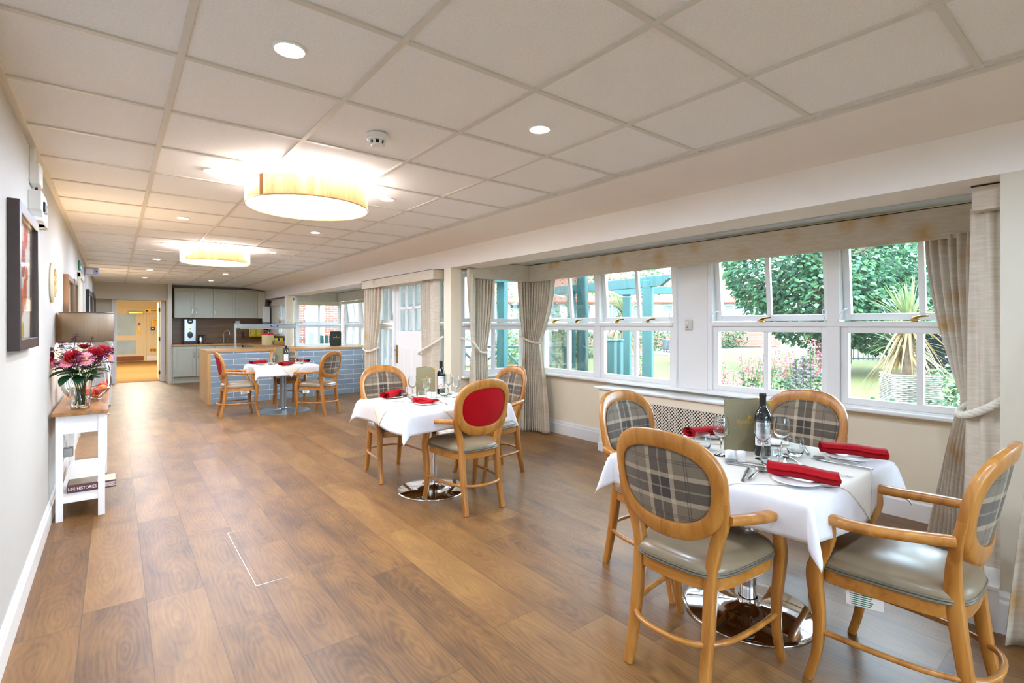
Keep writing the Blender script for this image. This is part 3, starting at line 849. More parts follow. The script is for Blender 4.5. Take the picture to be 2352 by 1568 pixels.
pelmet('small pleated pelmet over the kitchen corner window', [(3.26, 3.285, 12.90, 14.45, 1.90, 2.06)], 'curtain_linen')
bl = thing('roman_blind', 'rolled pale blind under the pelmet on the far return window of the far bay', 'blind', (3.9, 12.44, 1.88), 0, 'pale window blinds')
MB().box(-.52, .46, -.02, .02, 0, .09).build('fabric', 'paper_cream', bl, False, bevel=.008)
MB().box(-.52, .46, -.024, .024, -.012, 0).build('bottom_rail', 'white_plastic', bl, False, bevel=.003)
bl = thing('roman_blind', 'rolled pale blind under the pelmet on the long front window of the far bay', 'blind', (4.40, 10.4, 1.92), 0, 'pale window blinds')
MB().box(-.02, .02, -1.95, 2.0, 0, .05).build('fabric', 'paper_cream', bl, False, bevel=.008)
MB().box(-.024, .024, -1.95, 2.0, -.012, 0).build('bottom_rail', 'white_plastic', bl, False, bevel=.003)

# near end of the bay: gathered front half sweeping to a flat leading panel
curtain('pale linen curtain gathered against the cream wall at the near end of the bay', 1.99, .98, .03,
        [(4.33, .97), (4.30, .80), (4.22, .64), (3.95, .59), (3.62, .575), (3.46, .555)],
        [(3.66, .64), (3.62, .62), (3.58, .60), (3.54, .59), (3.50, .57), (3.46, .555)],
        [(4.22, .92), (4.12, .84), (4.0, .72), (3.85, .62), (3.62, .58), (3.45, .56)], 22, .019, None, seed=3)
curtain('flat leading edge of the near bay curtain hanging beside the cream wall corner', 1.99, .98, .03,
        [(3.44, .585), (3.425, .53), (3.42, .446)], [(3.47, .60), (3.43, .54), (3.425, .446)], [(3.45, .62), (3.40, .55), (3.40, .446)], 2, .006, None, seed=4)
rope('thick cream rope looped round the near bay curtain, tied to the cream wall', [(3.41, .445, 1.05), (3.385, .50, 1.0), (3.395, .57, .955), (3.46, .63, .935), (3.55, .64, .95), (3.62, .60, .99)], .017)
curtain('pale linen curtain on the return window beside the white pillar', 2.0, 1.10, .02,
        [(3.36, 5.02), (3.372, 5.12), (3.42, 5.16), (3.60, 5.16), (3.75, 5.16)],
        [(3.385, 5.04), (3.40, 5.10), (3.43, 5.13), (3.52, 5.13), (3.63, 5.13)],
        [(3.36, 5.02), (3.372, 5.10), (3.42, 5.14), (3.56, 5.14), (3.68, 5.14)], 11, .024, None, seed=5)
rope('cream rope tying the curtain beside the white pillar', [(3.335, 5.25, 1.24), (3.35, 5.02, 1.20), (3.40, 4.99, 1.12), (3.5, 5.08, 1.07), (3.62, 5.10, 1.065), (3.66, 5.18, 1.1)], .012)
curtain('pale linen curtain filling the inner corner of the near bay', 2.0, 1.17, .02,
        [(4.16, 5.16), (4.30, 5.14), (4.36, 5.05), (4.36, 4.90), (4.36, 4.70)],
        [(4.24, 5.14), (4.29, 5.12), (4.32, 5.06), (4.335, 5.0), (4.34, 4.93)],
        [(4.18, 5.13), (4.27, 5.10), (4.33, 5.02), (4.34, 4.92), (4.33, 4.77)], 12, .024, None, seed=6)
rope('cream rope round the curtain in the inner corner of the bay', [(4.20, 5.19, 1.25), (4.21, 5.10, 1.22), (4.26, 5.03, 1.185), (4.30, 4.95, 1.17), (4.36, 4.90, 1.175)], .012)
curtain('beige linen curtain right of the garden door', 1.99, 1.10, .02,
        [(3.19, 5.98), (3.19, 5.85), (3.18, 5.70), (3.15, 5.60), (3.20, 5.54)],
        [(3.17, 5.93), (3.17, 5.84), (3.16, 5.70), (3.14, 5.60), (3.20, 5.54)],
        [(3.18, 5.93), (3.18, 5.83), (3.17, 5.70), (3.15, 5.60), (3.20, 5.54)], 9, .022, .55, seed=7)
rope('cream rope slanting across the curtain right of the garden door', [(3.18, 5.42, 1.26), (3.12, 5.56, 1.17), (3.10, 5.75, 1.10), (3.105, 5.86, 1.06), (3.12, 5.96, 1.03), (3.19, 6.0, 1.01)], .013)
curtain('beige linen curtain left of the garden door at the end of the tiled counter', 1.99, 1.02, .02,
        [(3.12, 7.71), (3.14, 7.6), (3.16, 7.45), (3.22, 7.28)],
        [(3.12, 7.71), (3.13, 7.62), (3.15, 7.54), (3.19, 7.45)],
        [(3.12, 7.71), (3.13, 7.60), (3.15, 7.50), (3.19, 7.38)], 6, .028, None, seed=8)
rope('cream rope round the curtain left of the garden door', [(3.2, 7.75, 1.08), (3.08, 7.71, 1.04), (3.07, 7.60, 1.0), (3.10, 7.48, 1.0), (3.2, 7.38, 1.06)], .012)
curtain('edge of another linen curtain at the right border of the room beside the nearest chair', 1.99, 1.0, .02,
        [(3.15, .235), (3.15, .10), (3.15, -.1), (3.17, -.3)], [(3.08, .30), (3.08, .18), (3.1, -.05), (3.15, -.2)], [(3.03, .40), (3.02, .25), (3.05, 0), (3.1, -.25)], 5, .03, None, seed=9)
curtain('narrow pale curtain beside the kitchen corner window', 1.92, 1.2, 1.16,
        [(3.30, 14.2), (3.30, 13.85)], [(3.30, 14.2), (3.30, 13.88)], [(3.30, 14.2), (3.30, 13.9)], 4, .02, None, seed=10)

# ------------------------------------------------------------------ dining chairs
def OV(s, t, off=0.0):
    return Vector((s, -.275 - t * .2 + .055 * (s / .25) ** 2 + off, .785 + t))
def oval(a, b, n=2.5, N=72, top=.05):
    out = []
    for k in range(N):
        th = 2 * PI * k / N; c, s_ = math.cos(th), math.sin(th)
        t = b * sgnpow(s_, 2 / n); out.append((a * (1 + top * t / b) * sgnpow(c, 2 / n), t))
    return out
def seat_outline(sc=1.0, N=56, n=5.0):
    out = []
    for k in range(N):
        th = 2 * PI * k / N; c, s_ = sgnpow(math.cos(th), 2 / n), sgnpow(math.sin(th), 2 / n)
        w = .222 + .027 * s_; y = .012 + .228 * s_
        bow = .018 * (1 - c * c) * (1 if s_ > 0 else .9) * s_
        out.append((w * c * sc, (y - .012) * sc + .012 + bow))
    return out
def make_chair(name, label, back_mat, tagged, group):
    t = thing(name, label, 'chair', (0, 0, 0), 0, group)
    # seat rail
    o = seat_outline(.972); i = seat_outline(.88)
    MB().rings([[(x, y, .398) for x, y in i], [(x, y, .398) for x, y in o], [(x, y, .452) for x, y in o], [(x, y, .452) for x, y in i]], True, False, False, True).build('seat_rail', 'beech_rail', t, True, 45, bevel=.003)
    # cushion
    rs = []
    for sc, z in ((.96, .452), (1.0, .458), (1.012, .468), (1.008, .478), (.985, .49), (.93, .503), (.82, .513), (.6, .522), (.3, .527), (.08, .528)):
        rs.append([(x, y, z) for x, y in seat_outline(sc)])
    seat = MB().rings(rs).build('seat', 'vinyl_taupe', t, True, 60)
    MB().tube([(x, y, .4555) for x, y in seat_outline(1.004)], .0055, 6, True).tube([(x, y, .4665) for x, y in seat_outline(1.014)], .0045, 6, True).build('piping', 'vinyl_piping', seat)
    # rear legs running up into the oval back frame
    for s in (-1, 1):
        P = spline([(s * .166, -.262, 0), (s * .161, -.222, .2), (s * .159, -.192, .42), (s * .163, -.186, .50), (s * .182, -.19, .585), (s * .212, -.204, .67), (s * .226, -.222, .76)], 6)
        pr = lerp_prof([(.034, .034), (.040, .042), (.044, .052), (.044, .05), (.046, .042), (.044, .034), (.03, .03)], 6)
        MB().sweep(P, [(h, w) for w, h in pr], ref=(1, 0, 0), p=.4).build('leg', 'beech', t, True, 50)
    # front legs running up into the arm supports
    for s in (-1, 1):
        P = spline([(s * .236, .245, 0), (s * .230, .214, .12), (s * .233, .205, .26), (s * .240, .217, .39), (s * .246, .212, .46), (s * .252, .178, .54), (s * .264, .156, .60), (s * .270, .160, .652)], 6)
        pr = lerp_prof([(.030, .032), (.034, .034), (.038, .042), (.042, .054), (.042, .056), (.038, .048), (.034, .04), (.034, .038)], 6)
        MB().sweep(P, [(h, w) for w, h in pr], ref=(1, 0, 0), p=.4).build('leg', 'beech', t, True, 50)
        A = spline([(s * .236, -.205, .690), (s * .262, -.13, .684), (s * .286, -.02, .674), (s * .290, .08, .668), (s * .280, .16, .668), (s * .268, .215, .664), (s * .262, .238, .654)], 6)
        ap = lerp_prof([(.036, .034), (.040, .036), (.046, .036), (.048, .037), (.050, .037), (.046, .035), (.03, .024)], 6)
        MB().sweep(A, ap, ref=(0, 0, 1), p=.5).build('armrest', 'beech_rail', t, True, 50)
    # oval frame
    N = 72; C = oval(.216, .180, N=N); rs = []
    for k in range(N):
        a, b = C[k - 1], C[(k + 1) % N]; tx, ty = b[0] - a[0], b[1] - a[1]; L = math.hypot(tx, ty); nx, ny = ty / L, -tx / L
        HW = .026 + .010 * ny * ny; ring = []
        for q in range(12):
            th = 2 * PI * q / 12; w = HW * sgnpow(math.cos(th), .5); d = .017 * sgnpow(math.sin(th), .5)
            ring.append(OV(C[k][0] + nx * w, C[k][1] + ny * w, d))
        rs.append(ring)
    MB().rings(rs, True, False, False, True).build('back_frame', 'beech', t, True, 50)
    inner = oval(.193, .149, N=N)
    def dome(off0, off1):
        rr = []
        for r, f in ((1, 0), (.97, .35), (.9, .62), (.75, .82), (.5, .95), (.25, 1), (.03, 1)):
            rr.append([OV(x * r, y * r, off0 + (off1 - off0) * f) for x, y in inner])
        return MB().rings(rr, True, False, True)
    bp = dome(.008, .030).build('backrest', 'plaid', t, True, 60)
    MB().tube([OV(x * .985, y * .985, .018) for x, y in inner], .005, 6, True, ref=(0, 1, 0)).build('piping', 'plaid', bp)
    dome(-.004, -.010).build('back_panel', back_mat, t, True, 60)
    # hooped stretcher
    H = spline([(-.233, .205, .205), (-.226, .02, .207), (-.197, -.15, .209), (-.12, -.258, .21), (0, -.285, .21), (.12, -.258, .21), (.197, -.15, .209), (.226, .02, .207), (.233, .205, .205)], 6)
    MB().sweep(H, (.022, .020), ref=(0, 0, 1), p=.8).build('stretcher', 'beech_rail', t)
    if tagged:
        M = Matrix.Translation((tagged * .212, .06, .385)) @ Matrix.Rotation(R(12), 4, 'Y') @ Matrix.Rotation(0 if tagged > 0 else PI, 4, 'Z') @ Matrix.Rotation(R(8), 4, 'X')
        mb = MB().box(-.0006, .0006, -.06, .06, -.034, .02); lab = mb.xf(M).build('care_label', 'paper', t, False)
        p = MB()
        for k in range(6): p.box(.0007, .0011, -.045, .02 + .004 * (k % 3), -.030 + .007 * k, -.027 + .007 * k)
        p.xf(M).build('print', 'sign_green', lab, False)
    return t
GC = 'beech dining armchairs'
cp = make_chair('dining_chair', 'beech armchair seen from behind with plaid back panel, left of the nearest table', 'plaid', 0, GC)
cpt = make_chair('dining_chair', 'beech armchair at the right end of the nearest table, white label under its seat', 'plaid', -1, GC)
crt = make_chair('dining_chair', 'beech armchair with bright red velvet back panel, at the middle table', 'velvet_red', 1, GC)
def put(c, x, y, rz): c.location = (x, y, 0); c.rotation_euler = (0, 0, R(rz))
put(cp, 1.95, 1.198, -90 + 2)
put(cpt, 2.405, .61, 0)
put(crt, 2.185, 3.375, 0)
dup(cp, (2.45, 1.745, 0), R(180), 'beech armchair with grey plaid front at the far left of the nearest table', GC)
dup(cp, (3.07, 1.33, 0), R(90), 'brown plaid armchair on the window side of the nearest table, facing the room', GC)
dup(cp, (2.08, 4.455, 0), R(180), 'grey plaid armchair on the far side of the middle table, before the garden door', GC)
dup(cp, (2.80, 3.90, 0), R(90), 'beech armchair on the window side of the middle table, plaid front towards the room', GC)
dup(crt, (1.50, 8.78, 0), R(-90), 'beech armchair with red back panel at the left of the far table', GC)
dup(cpt, (2.53, 8.165, 0), R(33), 'angled beech armchair on the right of the far table, plaid back showing', GC)
dup(cp, (2.38, 9.42, 0), R(180), 'beech armchair behind the far table, against the blue tiled counter', GC)

# ------------------------------------------------------------------ tables, cloths
TZ = .752
def make_table(label, x, y, metal, r, pr):
    t = thing('pedestal_table', label, 'table', (x, y, 0), 0, 'square pedestal dining tables')
    MB().lathe([(0, 0), (r, 0), (r + .002, .004), (r, .009), (r * .95, .014), (r * .5, .030), (pr + .02, .042), (pr + .006, .055), (pr + .004, .07)], 64).build('base', metal, t, True, 50)
    MB().lathe([(pr, .05), (pr, .34), (pr + .004, .342), (pr + .004, .40), (pr, .402), (pr, .70), (.14, .712), (.14, .72)], 40).build('pedestal', metal, t)
    MB().box(-.455, .455, -.455, .455, .718, .748).build('table_top', 'oak_board', t, False, bevel=.006)
    return t
def drape(x, y, h, z, flare, seed, rake=.0):
    ex, ey = max(abs(x) - h, 0), max(abs(y) - h, 0)
    sx, sy = (1 if x >= 0 else -1), (1 if y >= 0 else -1)
    bx, by = max(-h, min(h, x)), max(-h, min(h, y))
    if ex == 0 and ey == 0: return (x, y, z)
    rho = math.hypot(ex, ey); ang = math.atan2(ey, ex)
    s2 = math.sin(2 * ang)
    r0 = .022; k = r0 * (1 - math.exp(-rho / r0))
    wave = rho * .16 * (math.sin(6.5 * by + seed) * math.cos(ang) ** 2 + math.sin(6.5 * bx + seed * 1.7) * math.sin(ang) ** 2)
    off = k + rho * (flare + .26 * s2 * s2) + wave * (1 - s2 * s2)
    drop = math.sqrt(max(1e-9, rho * rho - (rho * (flare + .26 * s2 * s2)) ** 2)) - k * .9
    return (bx + sx * off * math.cos(ang), by + sy * off * math.sin(ang), z - max(0, drop))
def cloth(name, label, cat, x, y, L, rot, z, mat, seed, flare=.10, group=None, h=.457, N=72):
    c, s_ = math.cos(rot), math.sin(rot)
    def fn(u, v):
        p, q = (u - .5) * 2 * L, (v - .5) * 2 * L
        return drape(p * c - q * s_, p * s_ + q * c, h, z, flare, seed)
    o = MB().grid(N, N, fn).build(name, mat, None, True, 80, solid=.0015, loc=(x, y, 0))
    return tag(o, label, cat, group)
TB = [(2.45, 1.24, 'nearest', 'chrome', .30, .040), (2.13, 3.81, 'middle', 'chrome', .295, .040), (2.16, 8.80, 'far', 'grey_metal', .40, .048)]
for k, (x, y, n, m, r, pr) in enumerate(TB):
    make_table({'nearest': 'square table on a polished chrome pedestal, nearest the camera under a white cloth', 'middle': 'square table on a chrome pedestal in the middle of the room under a white cloth',
                'far': 'table on a grey painted pedestal in front of the tiled counter under a white cloth'}[n], x, y, m, r, pr)
    cloth('tablecloth', {'nearest': 'white damask tablecloth hanging over the nearest table', 'middle': 'white tablecloth hanging in points over the middle table', 'far': 'white tablecloth draped over the far table by the tiled counter'}[n],
          'tablecloth', x, y, .457 + (.172 if k < 2 else .155), 0, TZ, 'linen_white', 1.3 + k * 2.1, .05, 'white tablecloths')
    cloth('slip_cloth', {'nearest': 'smaller ivory slip cloth laid cornerwise on the nearest table', 'middle': 'smaller ivory slip cloth laid cornerwise on the middle table', 'far': 'smaller white slip cloth laid cornerwise on the far table'}[n],
          'slip cloth', x, y, .455, R(45), TZ + .0035, 'linen_ivory', 1.3 + k * 2.1, .065, 'ivory slip cloths')

# ------------------------------------------------------------------ tableware
TT = TZ + .0045
GROUP = {}
def place(proto_key, make, label, x, y, z, rz, cat, group):
    """first call builds the thing, later calls copy it"""
    if proto_key not in GROUP:
        o = make(); GROUP[proto_key] = o; tag(o, label, cat, group); o.location = (x, y, z); o.rotation_euler = (0, 0, rz); return o
    return dup(GROUP[proto_key], (x, y, z), rz, label)
def mk_wine():
    out = [(0, 0), (.034, 0), (.034, .0015), (.02, .004), (.006, .010), (.0042, .03), (.0042, .075), (.008, .084), (.022, .094), (.034, .11), (.0385, .13), (.037, .155), (.032, .182), (.0305, .190)]
    inn = [(.0295, .190), (.031, .180), (.036, .155), (.0372, .13), (.0328, .111), (.021, .0962), (.009, .088), (0, .087)]
    return MB().lathe(out + inn, 28).build('wine_glass', 'crystal', None, True, 60)
def mk_tumbler():
    out = [(0, 0), (.024, 0), (.028, .004), (.036, .02), (.041, .04), (.040, .06), (.035, .085), (.0345, .088)]
    inn = [(.0335, .088), (.034, .084), (.0388, .06), (.0397, .04), (.0345, .021), (.024, .012), (0, .012)]
    return MB().lathe(out + inn, 28).build('tumbler', 'crystal', None, True, 60)
def mk_plate():
    return MB().lathe([(0, .004), (.05, .004), (.058, .006), (.088, .012), (.090, .0135), (.088, .015), (.058, .009), (.05, .007), (0, .007)], 48).build('side_plate', 'china', None, True, 50)
def mk_napkin():
    n = 64
    def fn(u, v):
        th = .6 + u * 2.35 * 2 * PI; r = .010 + .0265 * u
        y = (v - .5) * .265; sk = .012 * math.sin(3 * v + 1)
        return (r * 1.4 * math.cos(th) + sk + .010 * (v - .5), y + .014 * math.cos(th), max(.0005, .026 + r * .80 * math.sin(th) - .002 * math.sin(9 * v)))
    return MB().grid(n, 20, fn).build('napkin', 'napkin_red', None, True, 80, solid=.002)
def mk_napkin_folded():
    mb = MB()
    for k in range(5):
        z = .006 * k
        mb.grid(10, 6, lambda u, v: ((u - .5) * .19 + .01 * k * (v - .5), (v - .5) * (.085 - .006 * k), z + .003 + .012 * math.sin(PI * v) * (1 - .5 * u) + .006 * math.sin(5 * u + k)))
    return mb.build('napkin', 'napkin_red', None, True, 80, solid=.003)
def handle(mb, y0, y1, z=.004):
    P = [(0, y0 + (y1 - y0) * k / 6, z + .004 * math.sin(PI * k / 6)) for k in range(7)]
    mb.sweep(P, [(.006, .003), (.006, .003), (.007, .003), (.010, .0028), (.013, .0026), (.014, .0024), (.010, .002)], ref=(0, 0, 1), n=10, p=.8)
def mk_spoon():
    mb = MB(); handle(mb, .04, -.11)
    rs = []
    for r, d in ((1, .006), (.85, .002), (.55, -.001), (.2, -.0025), (.02, -.003)):
        rs.append([(.021 * r * math.cos(a), .068 + .031 * r * math.sin(a), .0045 + d) for a in [2 * PI * k / 20 for k in range(20)]])
    mb.rings(rs, True, False, True); return mb.build('spoon', 'steel', None, True, 60, solid=.0012)
def mk_fork():
    mb = MB(); handle(mb, .03, -.11)
    mb.sweep([(0, .028, .005), (0, .045, .004), (0, .055, .004)], [(.007, .0025), (.02, .002), (.024, .002)], ref=(0, 0, 1), n=10)
    for k in range(4):
        x = -.0095 + .0063 * k; mb.sweep([(x, .054, .004), (x, .075, .005), (x, .097, .009)], [(.0036, .002), (.0034, .002), (.0022, .0015)], ref=(0, 0, 1), n=8)
    return mb.build('fork', 'steel', None, True, 60)
def mk_knife():
    mb = MB(); mb.sweep([(0, -.115, .005), (0, -.05, .005), (0, .0, .005), (0, .01, .004)], [(.014, .007), (.013, .007), (.010, .006), (.012, .003)], ref=(0, 0, 1), n=10)
    mb.sweep([(0, .01, .004), (.002, .06, .004), (.003, .095, .004), (-.002, .118, .004)], [(.015, .0018), (.018, .0016), (.016, .0014), (.004, .001)], ref=(0, 0, 1), n=8)
    return mb.build('knife', 'steel', None, True, 60)
def mk_shaker():
    return MB().lathe([(0, 0), (.020, 0), (.0215, .002), (.0215, .045), (.0195, .0495), (.012, .0515), (0, .052)], 28).build('condiment_pot', 'china', None, True, 50)
GW, GT, GP, GN, GCU, GS = 'wine glasses on the tables', 'tumblers on the tables', 'side plates', 'red napkins', 'cutlery on the tables', 'white condiment pots'
def wine(l, x, y): place('w', mk_wine, l, x, y, TT, 0, 'wine glass', GW)
def tumb(l, x, y): place('t', mk_tumbler, l, x, y, TT, 0, 'tumbler', GT)
def plate_(l, x, y): place('p', mk_plate, l, x, y, TT, 0, 'plate', GP)
def nap(l, x, y, rz, z=.012): place('n', mk_napkin, l, x, y, TT + z, R(rz), 'napkin', GN)
def spoon(l, x, y, rz): place('s', mk_spoon, l, x, y, TT + .003, R(rz), 'spoon', GCU)
def fork(l, x, y, rz): place('f', mk_fork, l, x, y, TT + .003, R(rz), 'fork', GCU)
def knife(l, x, y, rz): place('k', mk_knife, l, x, y, TT + .003, R(rz), 'knife', GCU)
def pot(l, x, y): place('c', mk_shaker, l, x, y, TT, 0, 'condiment pot', GS)

def bottle(label, x, y, rz):
    t = thing('wine_bottle', label, 'bottle', (x, y, TT), R(rz), 'red wine bottles')
    MB().lathe([(0, .004), (.026, .004), (.034, 0), (.037, .004), (.037, .185), (.035, .203), (.026, .222), (.017, .238), (.0145, .25), (.0142, .29), (.0155, .292), (.0155, .303), (.013, .306), (0, .306)], 40).build('glass', 'bottle_glass', t, True, 50)
    MB().lathe([(.0150, .232), (.0150, .288), (.0165, .290), (.0165, .304), (.0150, .308), (0, .308)], 32).build('capsule', 'capsule_black', t, True, 50)
    lab = MB().grid(24, 1, lambda u, v: (.0374 * math.sin((u - .5) * 2.3), -.0374 * math.cos((u - .5) * 2.3), .052 + .115 * v)).build('paper_label', 'paper', t, True, 80)
    M = Matrix(((1, 0, 0, 0), (0, 0, -1, -.0377), (0, 1, 0, 0), (0, 0, 0, 1)))
    def at(z): return Matrix.Translation((0, 0, z)) @ M
    lettering('IL MOLO', .0165, 'ink', lab, at(.153), bend=.0377, sx=.85, depth=.0002)
    sq = MB()
    for q, (zz, n_, w_) in enumerate(((.139, 5, .0032), (.122, 9, .0022), (.116, 9, .0022))):
        for k in range(n_):
            a = (k - (n_ - 1) / 2) * .0042 / .0377
            sq.tube([(.0378 * math.sin(a - .03), -.0378 * math.cos(a - .03), zz - w_ / 2), (.0378 * math.sin(a + .03), -.0378 * math.cos(a + .03), zz + w_ / 2)], .00035, 5)
    sq.build('small_print', 'ink', lab)
    em = MB()
    for dx, dz, r in ((-.017, .075, .0095), (0, .092, .008), (.017, .072, .0075)):
        for rr, w in ((r, .0009), (r * .6, .0009)):
            em.tube([(.0378 * math.sin((dx + rr * math.cos(a)) / .0378), -.0378 * math.cos((dx + rr * math.cos(a)) / .0378), dz + rr * math.sin(a)) for a in [2 * PI * k / 20 for k in range(20)]], w, 5, True, ref=(0, 1, 0))
    em.build('crest', 'ink_red', lab)
    return t
def leaf_mark(mb, M, s):
    for a, l in ((70, 1), (40, .8), (15, .55)):
        c, d = math.cos(R(a)), math.sin(R(a))
        pts = [(0, 0), (.45 * l, .16 * l), (l, 0), (.45 * l, -.16 * l)]
        q = [M @ Vector(((p[0] * c - p[1] * d) * s - .3 * s, (p[0] * d + p[1] * c) * s, .0006)) for p in pts]
        mb.add(q, [(0, 3, 2, 1)])
def menu(label, x, y, z, yaw_a, yaw_b, w, h, outer, inner_mat, words=True):
    """standing folder: two boards from a spine at the origin, running along yaw_a and yaw_b"""
    t = thing('menu_folder', label, 'menu', (x, y, z), 0, 'standing menu folders')
    for nm, yw, mt in (('front_cover', yaw_a, outer), ('back_cover', yaw_b, inner_mat)):
        M = Matrix.Rotation(R(yw), 4, 'Z')
        o = MB().box(0, w, -.002, .002, 0, h).xf(M).build(nm, mt, t, False, bevel=.0015)
        cn = MB()
        for zz in (0, h):
            sg = 1 if zz == 0 else -1
            cn.add([M @ Vector((w + .001, yy, zz + sg * 0)) for yy in (-.0035, .0035)] + [M @ Vector((w - .026, yy, zz)) for yy in (-.0035, .0035)] + [M @ Vector((w + .001, yy, zz + sg * .026)) for yy in (-.0035, .0035)],
                   [(0, 2, 4), (1, 5, 3), (0, 1, 3, 2), (2, 3, 5, 4), (4, 5, 1, 0)])
        cn.build('corner_cap', 'gold_leaf', o, False)
        if nm == 'front_cover':
            n = M @ Vector((0, -1, 0)); c = M @ Vector((w * .56, -.0024, h * .56))
            F = face_M(c, n.x, n.y)
            if words:
                lettering('BARCHESTER', .0235 * w / .21, 'gold_leaf', o, F, sx=.9)
                if words is True: lettering('Celebrating life', .017 * w / .21, 'gold_leaf', o, F @ Matrix.Translation((.004, -.024 * w / .21, 0)) @ Matrix.Shear('XY', 4, (0.0, 0.0)))
            mk = MB(); leaf_mark(mk, F @ Matrix.Translation((0, .016 * w / .21, 0)), .03 * w / .21); mk.build('leaf_emblem', 'gold_leaf', o, False)
    MB().tube([(0, 0, 0), (0, 0, h)], .003, 8).build('spine', outer, t)
    return t
# ---- nearest table
A = 'on the nearest table'
wine('empty wine glass left of the olive menu on the nearest table', 2.355, 1.326)
wine('empty wine glass in front of the wine bottle on the nearest table', 2.445, 1.165)
wine('empty wine glass right of the wine bottle on the nearest table', 2.572, 1.134)
tumb('empty tumbler at the far left of the nearest table, before a red napkin', 2.38, 1.44)
tumb('clear tumbler right of the white pots on the nearest table', 2.338, 1.082)
tumb('clear tumbler right of the bottle beside a spoon on the nearest table', 2.642, 1.098)
pot('white condiment pot, left of the pair on the nearest table', 2.296, 1.248)
pot('white condiment pot, right of the pair on the nearest table', 2.322, 1.206)
menu('olive menu folder with gold lettering standing behind the bottle on the nearest table', 2.475, 1.375, TT, -54, -28, .215, .262, 'menu_olive', 'menu_olive')
bottle('tall red wine bottle with white label on the nearest table', 2.517, 1.199, -63)
plate_('white side plate under the front red napkin of the nearest table', 2.185, .905)
nap('red rolled napkin at the front corner of the nearest table', 2.21, .895, 4)
plate_('white side plate under the right red napkin of the nearest table', 2.775, .915)
nap('red rolled napkin on the right side of the nearest table', 2.80, .905, 12)
plate_('white side plate under the far left red napkin of the nearest table', 2.69, 1.585)
nap('red rolled napkin at the far left of the nearest table behind a tumbler', 2.66, 1.56, 55)
plate_('bare white side plate behind the wine glasses on the nearest table', 2.80, 1.30)
spoon('large soup spoon at the left edge of the nearest table', 2.165, 1.060, -78)
knife('knife lying under the large spoon at the left edge of the nearest table', 2.125, 1.085, -68)
fork('fork between the two red napkins of the nearest table', 2.405, .89, 22)
spoon('dessert spoon leaning by the tumbler right of the bottle, nearest table', 2.50, 1.085, -68)
fork('small fork beside the dessert spoon in the middle of the nearest table', 2.50, 1.035, 135)
knife('long knife left of the right red napkin on the nearest table', 2.625, .885, 2)
spoon('spoon tucked beside the right red napkin on the nearest table', 2.665, .93, 14)
spoon('spoon lying in front of the white pots on the nearest table', 2.285, 1.165, 20)
knife('knife pointing right below the white pots on the nearest table', 2.265, 1.12, 200)
knife('knife at the window side of the nearest table behind a tumbler', 2.80, 1.12, -60)
fork('fork at the far left of the nearest table behind the tumbler', 2.50, 1.50, 60)
# ---- middle table
wine('wine glass left of the menu on the middle table', 2.085, 4.09)
wine('wine glass in front of the menu on the middle table', 2.108, 3.872)
wine('wine glass right of the bottle on the middle table', 2.39, 3.85)
wine('wine glass half hidden behind the bottle on the middle table', 2.44, 4.06)
tumb('tumbler farthest left on the middle table', 2.03, 4.16)
tumb('tumbler beside the napkin in front of the menu, middle table', 2.06, 3.86)
tumb('tumbler in front of the bottle on the middle table', 2.312, 3.925)
pot('white condiment pot, left of the pair on the middle table', 2.19, 3.975)
pot('white condiment pot, right of the pair on the middle table', 2.222, 3.943)
menu('olive menu folder with gold corners standing on the middle table', 2.165, 4.17, TT, -20, 26, .17, .255, 'menu_olive', 'menu_grey')
bottle('red wine bottle with white label on the middle table', 2.40, 4.13, -32)
plate_('white side plate at the left edge of the middle table', 1.93, 4.165)
nap('red rolled napkin at the left edge of the middle table', 1.93, 4.17, -58)
plate_('white side plate at the front of the middle table', 1.985, 3.66)
place('nf', mk_napkin_folded, 'red napkin folded in layers at the front of the middle table', 1.985, 3.665, TT + .013, R(118), 'napkin', GN)
knife('knife at the left front edge of the middle table', 1.86, 3.86, 40)
spoon('spoon between the two napkins on the middle table', 2.0, 3.95, -20)
fork('fork at the left of the middle table beside the rolled napkin', 2.02, 4.24, 50)
fork('fork right of the folded napkin on the middle table', 2.11, 3.60, -10)
spoon('spoon in front of the right wine glass on the middle table', 2.36, 3.76, -30)
# ---- far table
wine('wine glass left of the menu on the far table', 2.06, 8.95)
wine('wine glass right of the bottle on the far table', 2.37, 8.86)
tumb('tumbler on the left of the far table', 1.98, 8.86)
tumb('tumbler on the right of the far table', 2.40, 8.66)
menu('olive menu folder standing open behind the bottle on the far table', 2.20, 8.98, TT, 160, 20, .12, .265, 'menu_olive', 'menu_grey', False)
bottle('red wine bottle with white label on the far table', 2.22, 8.86, -14)
plate_('white side plate under the left napkin on the far table', 1.86, 9.05)
nap('red rolled napkin on the left of the far table', 1.84, 9.06, -62)
plate_('white side plate under the front napkin on the far table', 2.13, 8.49)
nap('red rolled napkin at the front of the far table', 2.13, 8.49, -52)
plate_('white side plate under the right napkin on the far table', 2.53, 9.00)
nap('red rolled napkin behind the right tumbler on the far table', 2.53, 9.00, 20)
spoon('spoon beside the left napkin on the far table', 1.95, 8.95, -50)
fork('fork at the right edge of the far table', 2.54, 8.75, 20)
knife('knife left of the front napkin on the far table', 1.85, 8.72, -40)

